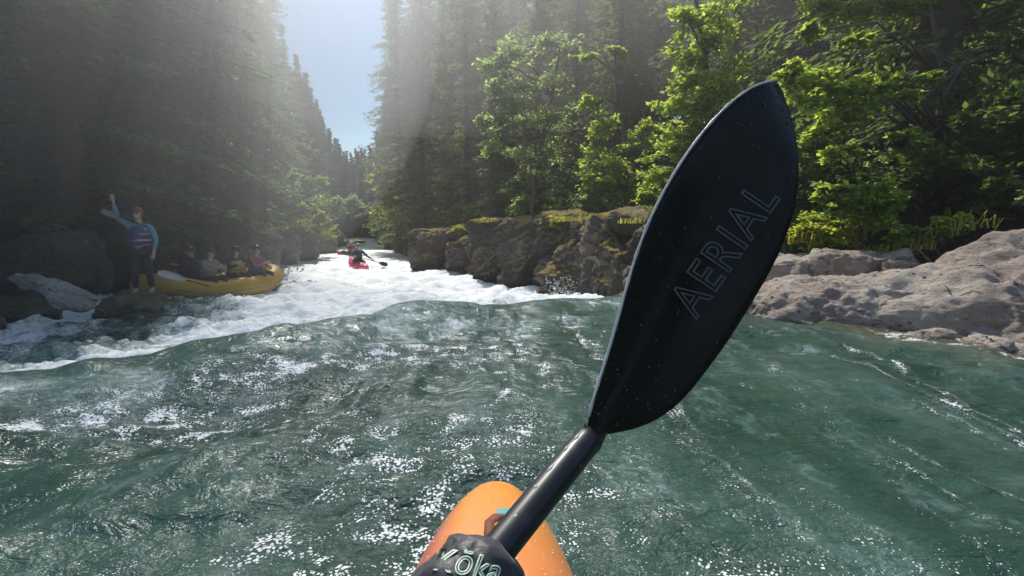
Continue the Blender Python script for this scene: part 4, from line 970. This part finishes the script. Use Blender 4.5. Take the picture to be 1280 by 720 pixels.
pinkm = simple('pink_polyethylene', (.78, .10, .22), .35, .15, 3, .0005); redm = simple('red_polyethylene', (.70, .06, .08), .35, .15, 3, .0005)
far_kayak('kayak', -7.0, 23.3, R(32), pinkm, 'bright pink kayak in the white of the rapid', dict(mats=(PM['teal'], PM['black']), label='kayaker in teal helmet and dark teal top paddling the pink kayak', helmet='helm_t', vest='teal', plabel='black double paddle held by the kayaker in the pink kayak'), z=-.92, tiltx=R(6))
far_kayak('kayak', -11.0, 35.0, R(62), redm, 'small red kayak just beyond the pink kayak', dict(mats=(PM['red'], PM['black']), label='distant kayaker in red top sitting in the red kayak', helmet='helm_w', vest='red', plabel='double paddle held by the distant kayaker in red'), z=-1.12, tiltx=R(4))

# ------------------------------------------------------------------ my paddle and pogie
def carbon():
    t = NT('wet_carbon_blade'); o = t.pos(); n = t.noise(o, 30, 5, .6); n2 = t.noise(o, 6, 3)
    ch = t.mk('ShaderNodeTexChecker', {'Vector': t.map(o, (1, 1, 1), (.6, .5, .9)), 'Scale': 260., 'Color1': (.009, .008, .006, 1), 'Color2': (.014, .012, .009, 1)})
    c = t.mix(t.mr(n, .55, .75, 0, .5), ch, (.018, .018, .017))
    return t.done(t.bsdf(base=c, rough=t.mr(n2, .35, .65, .25, .45), coat=.0, coatr=.12, spec=.2, normal=t.bump(n, .15, .002)))
CARB = carbon()
def my_paddle():
    base = P(560, 765, .44); t = empty('paddle', base)
    A = P(566, 757, .445); B = P(742, 541, .60)
    mb = MB(); n = 14; ps = [A.lerp(B, i / (n - 1)) - base for i in range(n)]; mb.tube(ps, [.0165] * (n - 3) + [.0165, .0158, .015], 28)
    sm = NT('shaft_carbon'); o = sm.pos(); nz = sm.noise(o, 40, 4)
    sm = sm.done(sm.bsdf(base=sm.mix(sm.mr(nz, .5, .7), (.014, .012, .013), (.03, .026, .026)), rough=.42, coat=.15, coatr=.2))
    mb.obj('shaft', sm, t)
    # blade outline, left and right edge along the blade, measured on the photo
    LE = [(733, 541), (737, 512), (752, 466), (770, 408), (785, 350), (801, 300), (822, 252), (850, 203), (880, 162), (910, 130), (938, 109), (958, 102.5)]
    RE = [(752, 545), (770, 541), (800, 535), (832, 519), (858, 496), (884, 462), (912, 424), (944, 372), (975, 318), (995, 262), (1000, 205), (993, 160)]
    TIP = [(966, 101.5), (986, 128)]
    LE += [(962, 101.8)]; RE += [(987, 138)]; LE += [(967, 102)]; RE += [(978, 116)]
    nn = len(LE); NU = 40; NV = 22
    # resample along the edges
    def res(E):
        E = np.array(E, float); d = np.r_[0, np.cumsum(np.hypot(*np.diff(E, axis=0).T))]; u = np.linspace(0, d[-1], NU); 
        return np.stack([np.interp(u, d, E[:, 0]), np.interp(u, d, E[:, 1])], -1)
    # smooth interpolation by index
    ui = np.linspace(0, nn - 1, NU); L2 = np.stack([np.interp(ui, range(nn), [p[k] for p in LE]) for k in (0, 1)], -1); R2 = np.stack([np.interp(ui, range(nn), [p[k] for p in RE]) for k in (0, 1)], -1)
    for it in range(3):
        L2[1:-1] = (L2[:-2] + 2 * L2[1:-1] + L2[2:]) / 4; R2[1:-1] = (R2[:-2] + 2 * R2[1:-1] + R2[2:]) / 4
    V = np.zeros((2, NU, NV, 3)); NRM = -FW
    for i in range(NU):
        s = i / (NU - 1); dep = .60 + .10 * s
        for k in range(NV):
            q = k / (NV - 1); p2 = L2[i] * (1 - q) + R2[i] * q
            c = P(p2[0], p2[1], dep - .012 + .024 * q)
            dish = .012 * (1 - (2 * q - 1) ** 2) * math.sin(min(1, s * 1.3) * math.pi) ; spine = .008 * math.exp(-((q - .45) / .09) ** 2) * max(0, 1 - s * 1.8)
            th = .0028 * (1 - abs(2 * q - 1) ** 6) + .0002
            for side in (0, 1): V[side, i, k] = c + FW * (dish - spine) + NRM * (th if side == 0 else -th) - base
    V = V.reshape(-1, 3); Fq = []; o2 = NU * NV
    for i in range(NU - 1):
        for k in range(NV - 1):
            a = i * NV + k; Fq.append((a, a + 1, a + NV + 1, a + NV)); Fq.append((o2 + a, o2 + a + NV, o2 + a + NV + 1, o2 + a + 1))
    for i in range(NU - 1):
        for k in (0, NV - 1): a = i * NV + k; Fq.append((a, a + NV, o2 + a + NV, o2 + a) if k == 0 else (a, o2 + a, o2 + a + NV, a + NV))
    for i in (0, NU - 1):
        for k in range(NV - 1): a = i * NV + k; Fq.append((a, o2 + a, o2 + a + 1, a + 1) if i == 0 else (a, a + 1, o2 + a + 1, o2 + a))
    bmesh_ = npmesh('blade', V, np.array(Fq), [CARB]); blade = obj('blade', bmesh_, t)
    # sun glint along the left edge and tip, painted as a pale rim
    rimm = simple('glint_rim', (.62, .60, .54), .25, .5, 60, .001, coat=.5)
    mb = MB(); pts = []
    for i in range(2, NU): pts.append(Vector(V[i * NV + 0]) + NRM * .0004)
    mb.tube(pts, [.0013 + .0008 * math.sin(i * 1.7) ** 2 for i in range(len(pts))], 8); mb.obj('edge_glint', rimm, blade)
    # joint where shaft meets blade
    col = MB(); q0 = P(722, 566, .585) - base; q1 = P(748, 534, .604) - base; col.tube([q0, q0.lerp(q1, .5), q1], [.0162, .0172, .0125], 24)
    col.obj('ferrule', sm, t)
    pl = simple('scuffed_tape', (.62, .60, .55), .5, .5, 150, .001)
    dirv = (B - A).normalized(); sidev = dirv.cross(NRM).normalized()
    sgn = -1 if sidev.x > 0 else 1
    for (f0, f1, off) in ((.80, .86, .0), (.66, .75, .05), (.56, .60, .1), (.40, .47, .35), (.88, .96, 0.05)):
        p0 = A.lerp(B, f0) - base; p1 = A.lerp(B, f1) - base; ang = R(62) - off
        u = (sidev * sgn * math.sin(ang) + NRM * math.cos(ang)).normalized() * .0169
        m = MB(); m.tube([p0 + u, p0.lerp(p1, .3) + u * 1.02, p0.lerp(p1, .6) + u, p1 + u], [.0010, .0019, .0011, .0006], 6); m.obj('scuff', pl, t)
    g = np.random.RandomState(3); dm = NT('water_drop'); dm = dm.done(dm.bsdf(base=(.05, .055, .055), rough=.06, ior=1.33, spec=.9)); V0, F0 = ico(2); dv = []; df = []
    for j in range(190):
        i = g.randint(1, NU - 1); k = min(NV - 2, max(1, int(g.beta(.8, 1.2) * NV))); p = np.array(V[i * NV + k]) + np.array(NRM[:]) * .0002 + g.normal(0, .002, 3) * np.array([1, 0, 1]); q = g.uniform(.0006, .0017)
        dv.append(V0 * q * np.array([1, .7, 1.3]) + p); df.append(F0 + j * len(V0))
    dp = obj('water_drops', npmesh('water_drops', np.concatenate(dv), np.concatenate(df), [dm]), blade); dp['kind'] = 'stuff'
    # lettering, outlined, following the blade
    bv = BVHTree.FromPolygons([tuple(v) for v in V], [tuple(f) for f in Fq])
    fc = bpy.data.curves.new('lettering', 'FONT'); fc.body = 'AERIAL'; fc.size = 1.0; fc.fill_mode = 'NONE'; fc.bevel_depth = .022; fc.bevel_resolution = 1; fc.space_character = 1.12; fc.resolution_u = 6
    fo = bpy.data.objects.new('tmp', fc); COL.objects.link(fo); bpy.context.view_layer.update()
    me = bpy.data.meshes.new_from_object(fo.evaluated_get(bpy.context.evaluated_depsgraph_get())); bpy.data.objects.remove(fo)
    co = np.array([v.co[:] for v in me.vertices]); wt = co[:, 0].max() - co[:, 0].min(); x0 = co[:, 0].min()
    p0 = np.array([869., 401.]); p1 = np.array([975., 248.]); ex = (p1 - p0) / np.linalg.norm(p1 - p0); ey = np.array([ex[1], -ex[0]]); ey = ey if ey[1] < 0 else -ey
    if ey[0] > 0: ey = -ey
    sc1 = np.linalg.norm(p1 - p0) / wt; ysc = 46 / .73
    for i, c in enumerate(co):
        q = p0 + ex * (c[0] - x0) * sc1 + ey * c[1] * ysc
        d = (P(q[0], q[1], 1) - Vector((0, 0, CAMZ))).normalized(); o = Vector((0, 0, CAMZ)) - base
        h = bv.ray_cast(o, d)
        me.vertices[i].co = (h[0] if h[0] is not None else P(q[0], q[1], .66) - base) - FW * (.0004 + c[2] * .03)
    me.materials.clear(); me.materials.append(simple('faint_grey_print', (.085, .09, .088), .4, .3, 80, .0002)); me.update()
    obj('lettering', me, blade)
    tag(t, 'black whitewater paddle with AERIAL printed on its upright wet blade', 'paddle')
my_paddle()
def pogie():
    c = P(594, 749, .47); t = empty('pogie', c)
    ax = (P(742, 541, .60) - P(566, 757, .445)).normalized()
    sd = ax.cross(-FW).normalized(); sd = sd if sd.x < 0 else -sd; nr = sd.cross(ax); nr = nr if nr.dot(FW) < 0 else -nr
    V, Fc = ico(6); D = V.copy()
    r = (np.abs(D) ** 2.5).sum(1) ** (-1 / 2.5); Q = D * r[:, None]
    # local axes: x along shaft, y across, z towards the viewer
    w = Q * np.array([.044, .054, .044]); 
    k = np.clip(-Q[:, 0], 0, 1); w[:, 1] *= 1 + .15 * k; w[:, 0] -= .03 * k
    fold = .0022 * np.sin(Q[:, 0] * 9 + Q[:, 1] * 4 + 2 * fbm(Q[:, 0] * 2, Q[:, 1] * 2, Q[:, 2] * 2, o=2, seed=5)) + .004 * fbm(Q[:, 0] * 2, Q[:, 1] * 2, Q[:, 2] * 2, o=4, seed=6)
    w += D * fold[:, None]
    A = np.array([ax[:], sd[:], nr[:]]); W = w @ A
    neo = NT('pogie_neoprene'); o = neo.pos(); n = neo.noise(o, 25, 5, .6); n2 = neo.noise(o, 400, 3)
    neo = neo.done(neo.bsdf(base=neo.mix(n, (.016, .015, .017), (.045, .040, .044)), rough=.5, sheen=.3, normal=neo.bump(n2, .4, .0012)))
    m = npmesh('shell', W, Fc, [neo]); sh = obj('shell', m, t)
    # sleeve of the forearm going back out of the frame
    s = MB(); s.tube([Vector((0, 0, 0)) + sd * .01, -ax * .04 + sd * .03 - UP * .03, -ax * .05 - UP * .12 + sd * .04, -UP * .22 + sd * .02 - ax * .05], [.045, .052, .05, .048], 20); s.obj('cuff', neo, t)
    # piped opening round the shaft
    rp = MB(); cc = ax * .041; rp.tube([cc + (sd * math.cos(a) + nr * math.sin(a)) * .021 for a in np.linspace(0, 2 * math.pi, 25)], .004, 6, False); rp.obj('collar', PM['black'], t)
    bv = BVHTree.FromPolygons([tuple(v) for v in W], [tuple(f) for f in Fc])
    def letter(body, p0, p1, hpx, name):
        fc = bpy.data.curves.new(name, 'FONT'); fc.body = body; fc.fill_mode = 'NONE'; fc.bevel_depth = .028; fc.bevel_resolution = 1; fc.shear = .25; fc.space_character = 1.05
        fo = bpy.data.objects.new('tmp', fc); COL.objects.link(fo); bpy.context.view_layer.update()
        me = bpy.data.meshes.new_from_object(fo.evaluated_get(bpy.context.evaluated_depsgraph_get())); bpy.data.objects.remove(fo)
        co = np.array([v.co[:] for v in me.vertices]); x0 = co[:, 0].min(); wt = co[:, 0].max() - x0
        p0 = np.array(p0, float); p1 = np.array(p1, float); ex = (p1 - p0) / np.linalg.norm(p1 - p0); ey = np.array([ex[1], -ex[0]])
        s1 = np.linalg.norm(p1 - p0) / wt; s2 = hpx / .73; o = Vector((0, 0, CAMZ)) - c
        for i, q in enumerate(co):
            xx = (q[0] - x0) * s1; p = p0 + ex * xx + ey * q[1] * s2 + np.array([0, xx * xx * .0007])
            d = (P(p[0], p[1], 1) - Vector((0, 0, CAMZ))).normalized(); h = bv.ray_cast(o, d)
            me.vertices[i].co = (h[0] if h[0] is not None else P(p[0], p[1], .47) - c) - FW * (.0012 + q[2] * .02)
        me.materials.clear(); me.materials.append(simple('pale_green_print', (.62, .74, .55), .5, .15, 100, .0002)); me.update(); obj(name, me, sh)
    letter('K\u014dka', (541, 711), (625, 722), 30, 'lettering')
    tag(t, 'black neoprene paddle mitt with pale K\u014dka lettering gripping the shaft', 'paddle mitt')
pogie()

def spray():
    g = np.random.RandomState(12); V0 = np.array([(1, 1, 1), (1, -1, -1), (-1, 1, -1), (-1, -1, 1)], float); V0, F0 = ico(1)
    src = [(at(703, 352, 12.0), .4, .45, 380), (at(235, 383, 10.6), .7, .16, 110), (at(495, 384, 6.2), .5, .10, 130), (at(355, 398, 7.5), .7, .12, 160), (at(600, 372, 10), 1.2, .12, 160), (at(90, 392, 8.4), .5, .15, 80), (at(520, 352, 15), 2.2, .2, 200), (at(755, 372, 9.2), .5, .18, 120), (at(430, 392, 8.5), 1.0, .12, 160), (at(345, 350, 15.2), .4, .3, 60)]
    V = []; Fc = []; n = 0
    for c, r, h, k in src:
        for j in range(k):
            a = g.uniform(0, 6.28); rr_ = r * g.rand() ** .5; x, y = c.x + math.cos(a) * rr_, c.y + math.sin(a) * rr_ * .8; z = wz(x, y) + h * g.rand() ** 2.2 + .01; q = g.uniform(.003, .009) * (1 + c.y * .05)
            V.append(V0 * q * g.uniform(.7, 1.4, 3) + (x, y, z)); Fc.append(F0 + n); n += len(V0)
    t = NT('spray_water'); m = t.done(t.bsdf(base=(.9, .93, .93), rough=.3)); tag(obj('spray', npmesh('spray', np.concatenate(V), np.concatenate(Fc), [m])), 'white droplets of spray thrown up by the rapid', None, None, 'stuff')
spray()

# ------------------------------------------------------------------ haze volumes added to imitate veiling glare
def veil(c, r, dens, label, g_=.65):
    V, Fc = ico(4); t = NT('glare_veil'); v = t.mk('ShaderNodeVolumeScatter', {'Color': (1, .96, .95, 1), 'Density': dens, 'Anisotropy': g_})
    t.t.links.new(v, t.out.inputs[1]); o = obj('veil', npmesh('veil', V * np.array(r), Fc, [t.m])); o.location = c; tag(o, label, None, None, 'stuff')
veil((-8, 11.5, 2.5), (18.5, 18.5, 9.0), .0065, 'thin added glare haze filling the air over the river', .72)
veil((-13.5, 11, 6), (12.0, 12, 9), .042, 'denser added glare haze along the left bank', .6)
veil((-3, 16, 10.5), (20, 14, 6.5), .016, 'added glare haze between the tree crowns', .78)

# ------------------------------------------------------------------ light
EL, AZ = R(54), R(-19)               # azimuth measured from +Y towards +X
sd = Vector((math.sin(AZ) * math.cos(EL), math.cos(AZ) * math.cos(EL), math.sin(EL)))
sun_d = bpy.data.lights.new('sun', 'SUN'); sun_d.energy = 5.0; sun_d.angle = R(.5); sun_d.color = (1, .96, .89)
sun = bpy.data.objects.new('sun', sun_d); COL.objects.link(sun); sun.rotation_euler = (-sd).to_track_quat('-Z', 'Y').to_euler(); sun.location = (0, 0, 40)
w = bpy.data.worlds.new('World'); sc.world = w; w.use_nodes = True; nt = w.node_tree; bg = nt.nodes['Background']
sky = nt.nodes.new('ShaderNodeTexSky'); sky.sky_type = 'NISHITA'; sky.sun_disc = False; sky.sun_elevation = EL; sky.sun_rotation = AZ; sky.air_density = 1.2; sky.dust_density = .1; sky.ozone_density = 1.8
nt.links.new(sky.outputs[0], bg.inputs[0]); bg.inputs[1].default_value = .15
sc.view_settings.view_transform = 'Standard'; sc.view_settings.look = 'None'; sc.view_settings.exposure = 0; sc.view_settings.gamma = 1
sc.render.engine = 'CYCLES'; cy = sc.cycles
cy.use_denoising = True; cy.volume_bounces = 0; cy.max_bounces = 6; cy.diffuse_bounces = 3; cy.glossy_bounces = 3; cy.transmission_bounces = 4; cy.transparent_max_bounces = 8
